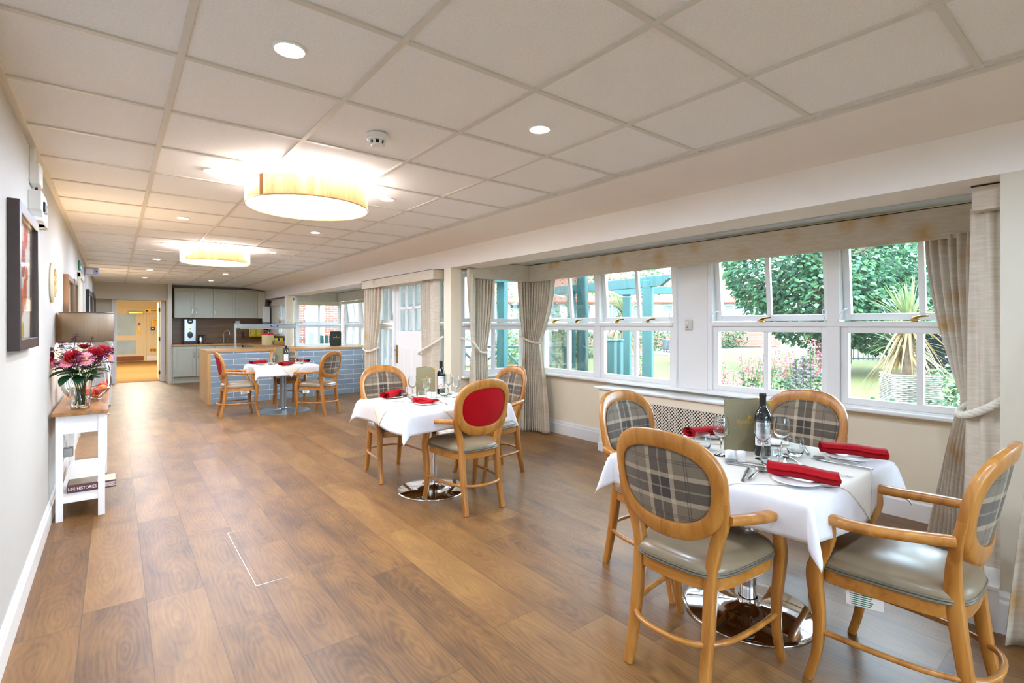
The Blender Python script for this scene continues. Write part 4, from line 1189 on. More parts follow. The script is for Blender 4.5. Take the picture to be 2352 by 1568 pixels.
# ------------------------------------------------------------------ left wall: pictures, devices
def picture(name, label, cat, y0, y1, z0, z1, depth, fw, mat, art=None, group=None):
    t = thing(name, label, cat, (XL, (y0 + y1) / 2, z0), 0, group); w = (y1 - y0) / 2; h = z1 - z0
    fr = MB()
    fr.box(0, depth, -w, -w + fw, 0, h).box(0, depth, w - fw, w, 0, h).box(0, depth, -w + fw, w - fw, 0, fw).box(0, depth, -w + fw, w - fw, h - fw, h)
    fr.build('frame', mat, t, False, bevel=.003)
    MB().box(.004, .010, -w + fw, w - fw, fw, h - fw).build('print', 'paper', t, False)
    if art: art(t, w, h)
    MB().box(depth - .014, depth - .012, -w + fw, w - fw, fw, h - fw).build('glazing', 'picture_glass', t, False)
    return t
def slices(t, w, h):
    for k, (y, z, r, m) in enumerate(((.16, .86, .075, 'fruit_peach'), (.05, .66, .09, 'fruit_red'), (.0, .34, .075, 'fruit_orange'), (.13, .42, .07, 'fruit_peach'), (.19, .56, .045, 'fruit_orange'), (.04, .13, .045, 'fruit_lemon'))):
        mb = MB(); M = Matrix.Translation((.0105, y * .9, z * h)) @ Matrix.Rotation(R(90), 4, 'Y')
        mb.lathe([(r, 0), (r * .9, .0012), (r * .86, .0006), (r * .8, .0012), (0, .0012)], 28)
        for q in range(8):
            a = q * PI / 4; mb.box(.1 * r, .78 * r, -.003, .003, .0008, .0022).xf(Matrix.Rotation(a, 4, 'Z'), len(mb.v) - 8)
        mb.xf(M).build('painted_slice', m, t, True)
def strokes(t, w, h):
    mb = MB()
    for k in range(5): mb.box(.0102, .0112, -w * .45 + k * w * .2, -w * .45 + k * w * .2 + .02, h * .2, h * (.75 - .08 * (k % 3)))
    mb.build('drawing', 'book_sepia', t, False)
picture('picture_frame', 'large black framed picture of orange fruit slices on the left wall', 'picture', 3.08, 3.79, 1.285, 1.955, .042, .05, 'dark_bronze', slices)
picture('picture_frame', 'brown wooden picture frame on the left wall past the round plaque, nearer of two', 'picture', 6.12, 6.90, 1.28, 1.865, .04, .05, 'frame_brown', strokes, 'brown framed pictures')
picture('picture_frame', 'brown wooden picture frame on the left wall just before the doorway, farther of two', 'picture', 7.02, 7.66, 1.28, 1.885, .04, .045, 'frame_brown', strokes, 'brown framed pictures')
picture('picture_frame', 'tall black framed picture beyond the left doorway, nearer of two', 'picture', 10.7, 12.3, 1.2, 1.985, .04, .06, 'black_wood', strokes, 'black framed pictures')
picture('picture_frame', 'black framed picture at the far end of the left wall, farther of two', 'picture', 12.9, 14.4, 1.2, 2.04, .04, .06, 'black_wood', strokes, 'black framed pictures')
# round embossed plaque
t = thing('wall_plaque', 'round cream embossed plaque on the left wall above the lamp', 'plaque', (XL, 5.0, 1.71))
rot = Matrix.Rotation(R(90), 4, 'Y')
MB().lathe([(0, 0), (.142, 0), (.148, .008), (.144, .02), (.130, .026), (.122, .02), (0, .02)], 48).xf(rot).build('disc', 'paper_cream', t, True, 50)
em = MB()
for k in range(12):
    a = k * PI / 6; em.tube([(.06 * math.cos(a), .06 * math.sin(a), .02), (.105 * math.cos(a), .105 * math.sin(a), .023)], .006, 6)
    em.tube([((.085 + .014 * math.cos(b)) * math.cos(a + .26) , (.085 + .014 * math.cos(b)) * math.sin(a + .26) + .0 * b, .021 + .004 * math.sin(b)) for b in (0, 1.5, 3, 4.5)], .005, 6)
em.lathe([(0, .02), (.035, .02), (.03, .028), (0, .03)], 20); em.xf(rot).build('relief', 'wicker_tan', t)
# devices near the ceiling
t = thing('junction_box', 'grey plastic cable box near the ceiling on the left wall, trunking above it', 'cable box', (XL, 3.86, 2.15))
MB().box(0, .045, -.06, .09, .03, .145).build('box', 'white_plastic', t, False, bevel=.006)
MB().box(0, .022, -.035, .0, .145, .233).build('trunking', 'white_plastic', t, False, bevel=.002)
MB().tube([(.02, .06, .03), (.02, .065, .0), (.02, .065, -.025)], .006, 8).build('cable', 'dark_bronze', t)
t = thing('loop_amplifier', 'angular grey wall unit with a black square and a red light above the large picture', 'wall unit', (XL, 3.92, 1.97))
MB().prism([(0, -.17), (0, .17), (.03, .17), (.06, .10), (.06, -.16), (.02, -.17)], .0, .02).xf(Matrix.Identity(4)).build('back_lip', 'white_plastic', t, False)
MB().rings([[(x, y, z) for y, z in ((-.16, .06), (-.02, 0.0), (.10, 0.0), (.17, .05), (.17, .12), (.10, .165), (-.16, .165))] for x in (0, .055)]).build('body', 'white_plastic', t, False, bevel=.004)
MB().box(.055, .064, -.09, .035, .062, .118).build('sensor_window', 'black_plastic', t, False, bevel=.003)
sc = MB()
for yy in (-.075, .02):
    for zz in (.07, .11): sc.lathe([(0, .0015), (.005, .0015), (.005, 0)], 10).xf(Matrix.Translation((.064, yy, zz)) @ rot, len(sc.v) - 30)
sc.build('screws', 'steel', t)
t = thing('alarm_sensor', 'small dark sensor with a red indicator beside the grey wall unit', 'sensor', (XL, 4.30, 2.00))
MB().box(0, .035, -.03, .06, 0, .085).build('body', 'black_plastic', t, False, bevel=.004)
MB().box(0, .036, -.075, -.031, .005, .08).build('mount', 'steel', t, False, bevel=.003)
MB().lathe([(0, 0), (.007, 0), (.006, .004), (0, .005)], 12).xf(Matrix.Translation((.036, -.055, .068)) @ rot).build('indicator', 'led_red', t)
t = thing('exit_sign', 'green emergency exit sign on the left wall above the doorway', 'sign', (XL, 8.8, 2.11))
MB().box(0, .012, -.28, .28, 0, .12).build('panel', 'sign_green', t, False)
mk = MB().box(.012, .0135, -.2, -.12, .02, .1).box(.012, .0135, -.06, .06, .045, .065)
mk.add([(.0135, .06, .03), (.0135, .06, .08), (.0135, .13, .055)], [(0, 1, 2)]); mk.box(.012, .0135, .16, .24, .02, .1); mk.build('pictogram', 'ink_white', t, False)
t = thing('emergency_light', 'small pale box projecting from the left wall near the ceiling past the exit sign', 'wall box', (XL, 10.2, 2.17))
MB().box(0, .17, -.05, .05, 0, .12).build('body', 'sensor_lilac', t, False, bevel=.01)
MB().box(.02, .10, -.054, -.05, .02, .1).build('cover', 'white_plastic', t, False)
MB().lathe([(0, 0), (.012, 0), (.012, .003), (0, .003)], 12).xf(Matrix.Translation((.145, -.05, .06)) @ Matrix.Rotation(R(90), 4, 'X')).build('status_light', 'badge_blue', t)

# ------------------------------------------------------------------ console tables
def console(label, x0, x1, y0, y1, group):
    t = thing('console_table', label, 'console table', ((x0 + x1) / 2, (y0 + y1) / 2, 0), 0, group)
    a = (x1 - x0) / 2; b = (y1 - y0) / 2
    MB().box(-a, a, -b, b, .752, .778).build('table_top', 'oak_board', t, False, bevel=.004)
    for sx in (-1, 1):
        for sy in (-1, 1):
            x = sx * (a - .04); y = sy * (b - .055)
            MB().box(x - .02, x + .02, y - .02, y + .02, 0, .752).build('leg', 'white_satin', t, False, bevel=.002)
    MB().box(-a + .028, -a + .044, -b + .07, b - .07, .63, .752).box(-a + .058, a - .058, -b + .043, -b + .06, .62, .752).box(-a + .058, a - .058, b - .06, b - .043, .62, .752).box(a - .048, a - .036, -b + .07, b - .07, .63, .752).build('apron', 'white_satin', t, False)
    for k in (-1, 1):
        dr = MB().box(a - .036, a - .026, k * b * .45 - b * .38, k * b * .45 + b * .38, .645, .74).build('drawer_front', 'white_satin', t, False, bevel=.002)
        MB().lathe([(0, 0), (.006, 0), (.006, .012), (.013, .018), (.012, .026), (0, .028)], 14).xf(Matrix.Translation((a - .026, k * b * .45, .69)) @ rot).build('knob', 'chrome', dr)
    MB().box(-a + .03, a - .03, -b + .04, b - .04, .125, .147).build('shelf', 'white_satin', t, False, bevel=.002)
    return t
console('white console table with oak top near the left wall, vase of flowers on it', -.352, -.038, 4.77, 6.22, 'white console tables')
console('second white console table with oak top, farther along the left wall', -.352, -.03, 11.25, 12.55, 'white console tables')
# book on the shelf
t = thing('book', 'maroon hardback book lying on the shelf of the near console table', 'book', (-.142, 5.10, .147), R(0))
MB().box(-.14, .15, -.105, .105, .0, .004).box(-.14, .15, -.105, .105, .051, .055).box(-.14, .15, -.109, -.103, .0, .055).build('cover', 'book_maroon', t, False, bevel=.0015)
MB().box(-.136, .146, -.103, .100, .004, .051).build('pages', 'paper', t, False)
MB().box(-.132, .03, -.085, .1, .0551, .0556).build('cover_photo', 'book_sepia', t, False)
MB().box(.035, .145, -.1, .1, .0551, .0556).build('cover_letter', 'paper_cream', t, False)
lettering('LIFE HISTORIES', .031, 'ink_white', t, face_M((-.050, -.1095, .0275), 0, -1), sx=.80, name='spine_title')
ln = MB()
for k in range(5): ln.box(.058, .145 - .012 * (k % 2), -.1098, -.109, .012 + .007 * k, .015 + .007 * k)
ln.build('spine_print', 'ink_white', t, False)
# plug and lead hanging behind the console
t = thing('lamp_lead', 'grey plug adaptor on a lead hanging behind the near console table', 'lead', (-.335, 5.35, .42))
MB().tube(spline([(0, 0, .33), (.02, -.05, .26), (.01, -.10, .2), (.03, -.13, .10), (.045, -.12, .03)], 8), .004, 6).build('flex', 'white_plastic', t)
MB().box(.02, .08, -.16, -.09, -.04, .03).build('adaptor', 'steel', t, False, bevel=.006)
# table lamps
def table_lamp(label, x, y, on=True):
    t = thing('table_lamp', label, 'lamp', (x, y, .778), 0, 'chrome loop table lamps')
    MB().lathe([(0, .0), (.07, 0), (.072, .006), (.06, .014), (0, .016)], 36, sx=1.5, sy=1.0).build('foot', 'chrome', t, True, 50)
    L = spline([(.0, .0, .018), (.07, .01, .03), (.132, .015, .10), (.138, .01, .22), (.10, 0, .35), (0, 0, .405), (-.10, 0, .35), (-.138, -.01, .22), (-.132, -.015, .10), (-.07, -.01, .03)], 8, True)
    MB().sweep(L, (.050, .026), ref=(0, 1, 0), n=14, p=.7, loop=True).build('chrome_loop', 'chrome', t)
    MB().tube([(0, 0, .405), (0, 0, .52)], .010, 12).build('stem', 'chrome', t)
    sh = MB().lathe([(1, .485), (1, .722)], 72, sx=.175, sy=.325).build('lamp_shade', 'linen_shade', t, True, 60, solid=.002)
    MB().tube([(.176 * math.cos(k * PI / 36), .326 * math.sin(k * PI / 36), .486) for k in range(72)], .003, 6, True).tube([(.176 * math.cos(k * PI / 36), .326 * math.sin(k * PI / 36), .721) for k in range(72)], .003, 6, True).build('shade_wire', 'dark_bronze', sh)
    MB().lathe([(0, .52), (.018, .525), (.03, .56), (.026, .60), (0, .62)], 18).build('bulb', 'tube_light', t)
    l = bpy.data.lights.new('lamp_glow', 'POINT'); l.energy = LAMP_W; l.color = (1, .70, .38); l.shadow_soft_size = .035
    o = bpy.data.objects.new('lamp_glow', l); COL.objects.link(o); o.parent = t; o.location = (0, 0, .645)
    return t
table_lamp('table lamp with taupe oval shade on the near console table behind the flowers', -.185, 5.50)
table_lamp('second lamp with taupe oval shade on the farther console table by the corridor', -.185, 11.75)
# vase with bouquet
VX, VY = -.205, 4.99
t = thing('glass_vase', 'clear fluted glass vase of flower stems on the near console table', 'vase', (VX, VY, .778))
n = 48
def flute(r, z, k): a = 2 * PI * k / n; rr = r * (1 + .035 * abs(math.sin(5 * a))); return (rr * math.cos(a), rr * math.sin(a), z)
rs = [[flute(r, z, k) for k in range(n)] for r, z in ((.012, 0), (.052, 0), (.056, .006), (.060, .08), (.068, .18), (.078, .245), (.0745, .245), (.064, .18), (.056, .08), (.051, .018), (.012, .014))]
MB().rings(rs).build('glass', 'crystal', t, True, 60)
b = thing('bouquet', 'bouquet of red roses, pink gerberas and plum sprays in the glass vase', 'flowers', (VX, VY, .80))
rnd = random.Random(5)
heads = []
def stem(p, r=.0032):
    q = Vector((rnd.uniform(-.03, .03), rnd.uniform(-.03, .03), .005)); m = Vector((p[0] * .28, p[1] * .28, .20))
    MB().tube(spline([q, m, Vector(p) * .75 + Vector((0, 0, .06)), p], 5), r, 6).build('stem', 'stem_green', b)
def rose(p, s, up):
    mb = MB()
    Q = Vector((0, 0, 1)).rotation_difference(Vector(up).normalized()).to_matrix().to_4x4()
    for ring, (cnt, r0, h) in enumerate(((3, .010, .040), (4, .018, .038), (5, .026, .032))):
        for k in range(cnt):
            a0 = 2 * PI * (k + .4 * ring) / cnt; wd = 2 * PI / cnt * .75
            st = len(mb.v)
            mb.grid(6, 5, lambda u, v: ((r0 * (.5 + .75 * math.sin(v * 1.6)) + .006 * v * v * ring) * math.cos(a0 + (u - .5) * wd * 2 * (.6 + .4 * math.sin(PI * min(1, v + .2)))),
                                        (r0 * (.5 + .75 * math.sin(v * 1.6)) + .006 * v * v * ring) * math.sin(a0 + (u - .5) * wd * 2 * (.6 + .4 * math.sin(PI * min(1, v + .2)))),
                                        h * v - .004 * ((u - .5) * 2) ** 2 * v))
    mb.xf(Matrix.Translation(p) @ Q @ Matrix.Scale(s, 4)).build('rose', 'petal_red', b, True, 80, solid=.0008)
def gerbera(p, s, up):
    Q = Vector((0, 0, 1)).rotation_difference(Vector(up).normalized()).to_matrix().to_4x4(); M = Matrix.Translation(p) @ Q @ Matrix.Scale(s, 4)
    mb = MB()
    for lay, (cnt, L, z0) in enumerate(((22, .048, 0), (18, .036, .003))):
        for k in range(cnt):
            a = 2 * PI * (k + .5 * lay) / cnt; c, s_ = math.cos(a), math.sin(a)
            pr = [(.008, .003, z0), (.024, .0055, z0 + .004), (L * .85, .0055, z0 + .003), (L, .001, z0 + .0)]
            vs = []
            for x, w, z in pr: vs += [(x * c - w * s_, x * s_ + w * c, z), (x * c, x * s_, z - .0012), (x * c + w * s_, x * s_ - w * c, z)]
            mb.add(vs, [(3 * i + j, 3 * i + 3 + j, 3 * i + 4 + j, 3 * i + 1 + j) for i in range(3) for j in range(2)])
    g_ = mb.xf(M).build('gerbera', 'petal_pink', b, True, 80, solid=.0006)
    MB().lathe([(.012, .002), (.013, .006), (.008, .009), (0, .0095)], 18).xf(M).build('flower_eye', 'petal_heart', g_)
def spray(p, s, mat, up, n=26, L=.10):
    mb = MB()
    for k in range(n):
        f = rnd.random(); a = rnd.uniform(0, 2 * PI); r = (.028 * (1.1 - f) + .004) * s
        c = Vector(p) + Vector(up) * L * f + Vector((r * math.cos(a), r * math.sin(a), rnd.uniform(-.006, .006)))
        for q in range(5):
            b_ = q * 2 * PI / 5 + a; w = .0092 * s
            n1 = Vector((math.cos(b_), math.sin(b_), rnd.uniform(-.4, .5))).normalized(); n2 = n1.cross(Vector((0.3, .2, 1))).normalized()
            mb.add([c, c + n1 * w * .7 + n2 * w * .45, c + n1 * w * 1.3, c + n1 * w * .7 - n2 * w * .45], [(0, 1, 2, 3)])
    mb.tube([Vector(p) - Vector(up) * .05, Vector(p) + Vector(up) * L], .002, 5)
    mb.build('flower_spray', mat, b, True, 80, solid=.0006)
def bleaf(p, d, w, L):
    d = Vector(d).normalized(); sd_ = d.cross(Vector((0, 0, 1))).normalized(); up = sd_.cross(d)
    def fn(u, v):
        x = v * L; ww = w * math.sin(PI * min(1, v * .93 + .05)) ** .8 * (1 - .25 * v); q = (u - .5) * 2
        return Vector(p) + d * x + sd_ * ww * q + up * (abs(q) * ww * .25 - .25 * L * v * v)
    MB().grid(6, 8, fn).build('leaf', 'leaf_dark', b, True, 80, solid=.0008)
T = lambda x, y, z: (x, y, z)
for p, s, up in ((T(-.155, -.01, .345), 1.05, (-.6, -.5, .5)), (T(-.035, -.065, .35), 1.25, (-.1, -.9, .5)), (T(.085, -.03, .37), 1.25, (.2, -.8, .6)), (T(.135, .015, .39), 1.2, (.4, -.4, .9)), (T(.02, .05, .42), .9, (0, 0, 1))):
    rose(p, s, up); stem(p)
for p, s, up in ((T(.035, -.10, .35), 1.15, (.0, -1, .35)), (T(-.075, -.085, .325), 1.0, (-.2, -.8, .65)), (T(-.15, -.05, .315), .95, (-.7, -.5, .5)), (T(.175, .03, .345), .95, (.8, -.4, .2))):
    gerbera(p, s, up); stem(p)
for p, s, m, up in ((T(-.075, 0, .40), 1.3, 'petal_plum', (-.45, 0, .9)), (T(-.035, .01, .43), 1.2, 'petal_plum', (.12, 0, 1)), (T(-.11, -.02, .37), 1.2, 'petal_plum', (-.6, -.1, .7)), (T(.10, -.06, .325), 1.35, 'petal_magenta', (.5, -.3, .6)),
                  (T(.13, -.03, .34), 1.3, 'petal_magenta', (.6, -.1, .8)), (T(-.01, -.07, .28), 1.5, 'petal_magenta', (.1, -.5, .6)), (T(-.09, -.05, .27), 1.2, 'petal_plum', (-.4, -.4, .6)), (T(.05, .0, .41), 1.0, 'petal_plum', (.2, 0, 1))):
    spray(p, s, m, up); stem(p, .0026)
for k in range(16):
    a = k * 2.4; rr = .04 + .05 * (k % 3) / 2; h = .20 + .02 * (k % 5)
    bleaf(T(rr * math.cos(a) * .8, rr * math.sin(a) * .8, h), (math.cos(a), math.sin(a), .15 + .5 * (k % 2)), .046, .11)
for k in range(9):
    a = k * 2.4 + .5; rr = .05 + .07 * (k % 4) / 3
    spray(T(rr * math.cos(a), rr * math.sin(a) * .8, .27 + .015 * (k % 4)), 1.25, ('petal_plum', 'petal_magenta')[k % 2], (.5 * math.cos(a), .5 * math.sin(a), .8))
for p, d, w, L in ((T(-.07, -.05, .26), (-.9, -.5, -.1), .045, .12), (T(-.06, -.06, .23), (-.5, -.8, -.45), .04, .11), (T(.03, -.07, .25), (.5, -.8, .1), .05, .12), (T(.07, -.05, .26), (.9, -.5, .1), .045, .12), (T(.0, -.08, .22), (-.05, -1, -.2), .045, .11),
                   (T(.12, .0, .31), (1, -.1, .15), .032, .11), (T(.05, .05, .25), (.6, .7, .1), .045, .12), (T(-.05, .05, .25), (-.6, .7, .1), .045, .12), (T(.06, -.08, .27), (.15, -.9, .3), .04, .1), (T(-.03, -.08, .26), (-.35, -.9, .25), .04, .1)):
    bleaf(p, d, w, L)
# fruit bowl
FX, FY = -.165, 5.36
t = thing('fruit_bowl', 'wire fruit bowl with ball feet behind the vase on the near console table', 'bowl', (FX, FY, .778))
wb = MB()
for k in range(20):
    a = 2 * PI * k / 20; wb.tube([((.05 + .08 * f) * math.cos(a), (.05 + .08 * f) * math.sin(a), .022 + .085 * f * f) for f in (0, .33, .66, 1)], .0022, 6)
for r, z in ((.05, .022), (.13, .107), (.098, .055)): wb.tube([(r * math.cos(k * PI / 24), r * math.sin(k * PI / 24), z) for k in range(48)], .003, 6, True)
wb.build('wire_basket', 'chrome', t)
for k in range(3):
    a = -PI / 2 + k * 2 * PI / 3
    MB().lathe([(.013 * math.sin(q * PI / 10) + .0001, .013 - .013 * math.cos(q * PI / 10)) for q in range(11)], 14).build('ball_foot', 'chrome', t, loc=(.062 * math.cos(a), .062 * math.sin(a), 0))
def fruit(kind, label, x, y, z, r, mat, group='fruit in the wire bowl'):
    pr = [(max(.0005, r * math.sin(q * PI / 16)), r * (1 - .92 * math.cos(q * PI / 16))) for q in range(17)]
    t = thing(kind, label, 'fruit', (FX + x, FY + y, .778 + z), 0, group)
    MB().lathe(pr, 24).build('flesh', mat, t)
    MB().tube([(0, 0, r * 1.88), (.004, 0, r * 2.08)], .002, 6).build('stalk', 'bark', t)
fruit('apple', 'red apple in the wire bowl beside the lamp loop', .05, -.055, .052, .034, 'fruit_red')
fruit('apple', 'dark red apple resting on top at the right of the wire bowl', .085, .02, .088, .034, 'fruit_red')
fruit('peach', 'orange red peach low at the front of the wire bowl', .0, -.075, .052, .033, 'fruit_peach')
fruit('orange', 'small orange at the bottom front of the wire bowl', .04, -.02, .026, .030, 'fruit_orange')
fruit('orange', 'orange at the right rim of the wire bowl', .085, -.035, .075, .031, 'fruit_orange')
fruit('lemon', 'yellow lemon at the left rim of the wire bowl behind the vase', -.085, -.01, .075, .032, 'fruit_lemon')
fruit('apple', 'apple at the back of the wire bowl', -.02, .07, .06, .034, 'fruit_red')
t = thing('metal_dish', 'small metal dish on the farther console table', 'dish', (-.09, 11.45, .778))
MB().lathe([(0, .004), (.05, 0), (.09, .03), (.087, .032), (.05, .006), (0, .008)], 30).build('dish', 'chrome', t)
# floor access panel let into the planks
t = thing('floor_hatch', 'square access hatch outlined in the wood floor', 'floor hatch', (.925, 3.42, .0))
hm = MB()
for x0, x1, y0, y1 in ((-.33, .33, -.44, -.4375), (-.33, .33, .4375, .44), (-.33, -.3275, -.44, .44), (.3275, .33, -.44, .44)): hm.box(x0, x1, y0, y1, -.002, .0008)
hm.build('metal_edging', 'steel', t, False)

# ------------------------------------------------------------------ kitchen
def bow_handle(parent, x, y, z0, z1):
    P = spline([(x, y, z0), (x, y - .03, z0 + .012), (x, y - .036, (z0 + z1) / 2), (x, y - .03, z1 - .012), (x, y, z1)], 5)
    MB().sweep(P, (.014, .010), ref=(1, 0, 0), n=10, p=.8).build('handle', 'chrome', parent)
def shaker_door(parent, x0, x1, z0, z1, y, hx=None, hz=None):
    f = .07; g_ = .003
    m = MB().box(x0 + g_, x0 + f, y - .02, y, z0, z1).box(x1 - f, x1 - g_, y - .02, y, z0, z1).box(x0 + f, x1 - f, y - .02, y, z0, z0 + f).box(x0 + f, x1 - f, y - .02, y, z1 - f, z1).box(x0 + f, x1 - f, y - .012, y, z0 + f, z1 - f)
    d_ = m.build('door', 'sage', parent, False, bevel=.002)
    if hx is not None: bow_handle(d_, hx, y - .02, hz[0], hz[1])
YW = 14.78
walls = [('sage double wall cupboard at the left, above the water boiler', 1.134, 1.957, [(1.134, 1.545, 1.50), (1.545, 1.957, 1.59)]),
         ('sage single wall cupboard in the middle of the kitchen wall', 1.957, 2.463, [(1.957, 2.463, 2.00)]),
         ('sage single wall cupboard at the right, next to the corner window', 2.463, 2.98, [(2.463, 2.98, 2.52)])]
for lab, a, b_, ds in walls:
    t = thing('wall_cupboard', lab, 'cupboard', (a, YW, 1.575), 0, 'sage wall cupboards')
    MB().box(0, b_ - a, .001, .335, 0, .715).build('body', 'sage', t, False)
    MB().box(0, b_ - a, -.03, .32, .715, .74).build('cornice', 'sage', t, False, bevel=.004)
    for x0, x1, hx in ds: shaker_door(t, x0 - a, x1 - a, .004, .712, 0, hx - a, (.06, .25))
t = thing('end_panel', 'plain stone coloured filler panel right of the wall cupboards', 'panel', (2.985, YW, 1.575))
MB().box(0, .19, 0, .3, 0, .72).build('panel', 'wall_stone', t, False)
YC = 14.50
t = thing('base_cupboard', 'sage double base cupboard under the water boiler', 'cupboard', (1.10, YC, 0), 0, 'sage base cupboards')
MB().box(0, .86, .001, .58, .15, .885).box(-.018, .0, -.02, .6, 0, .885).build('body', 'sage', t, False)
MB().box(0, .86, .05, .07, 0, .15).build('plinth', 'sage', t, False)
shaker_door(t, 0, .46, .155, .88, 0, .42, (.60, .80)); shaker_door(t, .46, .86, .155, .88, 0, .50, (.60, .80))
t = thing('base_cupboard', 'sage base cupboard under the left sink tap', 'cupboard', (1.965, YC, 0), 0, 'sage base cupboards')
MB().box(0, .60, .001, .58, .15, .885).build('body', 'sage', t, False); MB().box(0, .6, .05, .07, 0, .15).build('plinth', 'sage', t, False)
shaker_door(t, 0, .6, .155, .88, 0, .08, (.60, .80))
t = thing('base_cupboard', 'sage base cupboard of the right hand kitchen run, behind the gantry', 'cupboard', (2.57, 12.95, 0), 0, 'sage base cupboards')
MB().box(.02, .72, 0, 2.1, .15, .885).build('body', 'sage', t, False); MB().box(.06, .72, .0, 2.1, 0, .15).build('plinth', 'sage', t, False)
dr = MB().box(0, .019, .05, .75, .72, .88).build('drawer_front', 'sage', t, False, bevel=.002)
MB().tube([(0, .36, .80), (-.03, .365, .80), (-.03, .435, .80), (0, .44, .80)], .006, 8).build('handle', 'chrome', dr)
MB().box(0, .72, -.02, 0, 0, .885).build('white_end', 'white_satin', t, False)
# oak worktops
t = thing('worktop', 'L shaped oak worktop along the kitchen back wall and right side', 'worktop', (1.06, 14.46, .888))
L = [(0, 0), (1.47, 0), (1.47, -1.58), (2.26, -1.58), (2.26, .65), (0, .65)]
MB().prism(L, 0, .042).build('slab', 'oak_top', t, False, bevel=.004)
t = thing('splashback', 'dark oak splashback panel behind the kitchen worktop', 'splashback', (1.10, 15.10, .932))
MB().box(0, 2.21, 0, .015, 0, .64).box(2.205, 2.225, -2.2, 0.015, 0, .19).build('panel', 'walnut_splash', t, False)
# appliances and bits
t = thing('water_boiler', 'tall stainless water boiler with a black front panel on the kitchen worktop', 'water boiler', (1.45, 14.72, .932))
MB().box(-.125, .125, -.10, .16, .07, .61).build('body', 'steel', t, False, bevel=.012)
MB().box(-.145, .145, -.17, .17, 0, .075).build('drip_tray', 'black_plastic', t, False, bevel=.008)
FB = Matrix.Rotation(R(90), 4, 'X')
MB().lathe([(.07, 0), (.068, .012), (0, .014)], 28, sx=.85, sy=1.15).xf(Matrix.Translation((0, -.10, .225)) @ FB).build('tap_cover', 'black_plastic', t)
MB().prism([(-.07, .61), (-.055, .52), (0, .485), (.055, .52), (.07, .61)], 0, .012).xf(Matrix.Translation((0, -.10, 0)) @ FB).build('control_panel', 'black_plastic', t, False)
MB().box(-.028, .028, -.116, -.112, .545, .572).build('display', 'white_plastic', t, False)
MB().lathe([(.014, 0), (.013, .006), (0, .007)], 16).xf(Matrix.Translation((0, -.10, .43)) @ FB).build('indicator', 'led_amber', t)
MB().lathe([(.014, 0), (.013, .006), (0, .007)], 16).xf(Matrix.Translation((0, -.10, .37)) @ FB).build('button', 'black_plastic', t)
MB().add([(-.014, -.1145, .262), (.014, -.1145, .262), (0, -.1145, .288)], [(0, 1, 2)]).build('warning_triangle', 'fruit_lemon', t, False)
t = thing('coffee_jug', 'steel thermal coffee jug with black lid beside the water boiler', 'jug', (1.68, 14.70, .932))
MB().lathe([(0, 0), (.06, 0), (.064, .01), (.062, .10), (.052, .165), (0, .165)], 28).build('body', 'steel', t, True, 50)
MB().lathe([(.053, .16), (.056, .19), (.046, .215), (.02, .225), (0, .225)], 24).box(-.075, -.02, -.015, .015, .20, .22).build('lid', 'black_plastic', t, True, 50)
MB().sweep(spline([(.045, 0, .20), (.095, 0, .205), (.115, 0, .15), (.095, 0, .085), (.085, 0, .08)], 5), (.02, .016), ref=(0, 1, 0)).build('handle', 'black_plastic', t)
t = thing('tray', 'flat dark tray lying on the worktop beside the coffee jug', 'tray', (1.86, 14.72, .932))
MB().prism([(-.07, -.1), (.07, -.1), (.08, -.09), (.08, .09), (.07, .1), (-.07, .1), (-.08, .09), (-.08, -.09)], 0, .012).build('tray', 'black_plastic', t, False, bevel=.003)
def tap(label, x, y):
    t = thing('mixer_tap', label, 'tap', (x, y, .932), 0, 'swan neck mixer taps')
    MB().tube(spline([(0, 0, 0), (0, 0, .15), (0, 0, .24), (.02, -.01, .30), (.075, -.03, .325), (.12, -.045, .29), (.13, -.05, .22)], 6), .012, 10).build('spout', 'steel', t)
    MB().tube([(-.075, 0, .05), (.085, 0, .05)], .011, 10).tube([(-.075, 0, .03), (-.075, 0, .10)], .009, 8).tube([(.085, 0, .03), (.085, 0, .10)], .009, 8).lathe([(.03, 0), (.03, .012), (.014, .02), (.014, .07)], 16).build('levers', 'steel', t)
tap('steel swan neck mixer tap at the left sink by the splashback', 2.22, 14.93)
tap('steel swan neck mixer tap behind the gantry, at the right sink', 2.93, 13.95)
t = thing('sink', 'steel sink rim set in the right hand worktop behind the cream tin', 'sink', (2.92, 13.72, .931))
MB().box(-.26, .26, -.22, -.19, 0, .008).box(-.26, .26, .17, .2, 0, .008).box(-.26, -.23, -.19, .17, 0, .008).box(.23, .26, -.19, .17, 0, .008).box(-.23, .23, -.19, .17, -.0, .002).build('rim', 'steel', t, False, bevel=.002)
t = thing('soap_dispenser', 'small white dispenser on the splashback above the worktop', 'dispenser', (2.56, 15.09, 1.31))
MB().box(-.06, .06, -.09, 0, .04, .20).build('body', 'white_plastic', t, False, bevel=.02)
MB().lathe([(.03, 0), (.045, .02), (.05, .05)], 18, (0, -.05, .0)).build('nozzle', 'white_plastic', t)
t = thing('towel_dispenser', 'tall white dispenser with grey lower half on the wall by the corner window', 'dispenser', (3.20, 14.72, 1.30))
MB().box(-.09, .09, 0, .14, .17, .60).build('cover', 'white_plastic', t, False, bevel=.02)
MB().box(-.085, .085, .01, .14, 0, .17).build('lower_half', 'grey_metal', t, False, bevel=.01)
t = thing('fridge_panel', 'olive folded cloth hanging behind the gantry near the window', 'cloth', (3.0, 14.95, 1.08))
MB().grid(12, 6, lambda u, v: ((u - .5) * .36, .01 * math.sin(14 * u), .32 - .32 * v)).build('fabric', 'fruit_lemon', t, True, 80, solid=.004)
t = thing('bread_tin', 'round cream enamel tin with red scalloped lid on the right worktop', 'tin', (2.86, 13.05, .930))
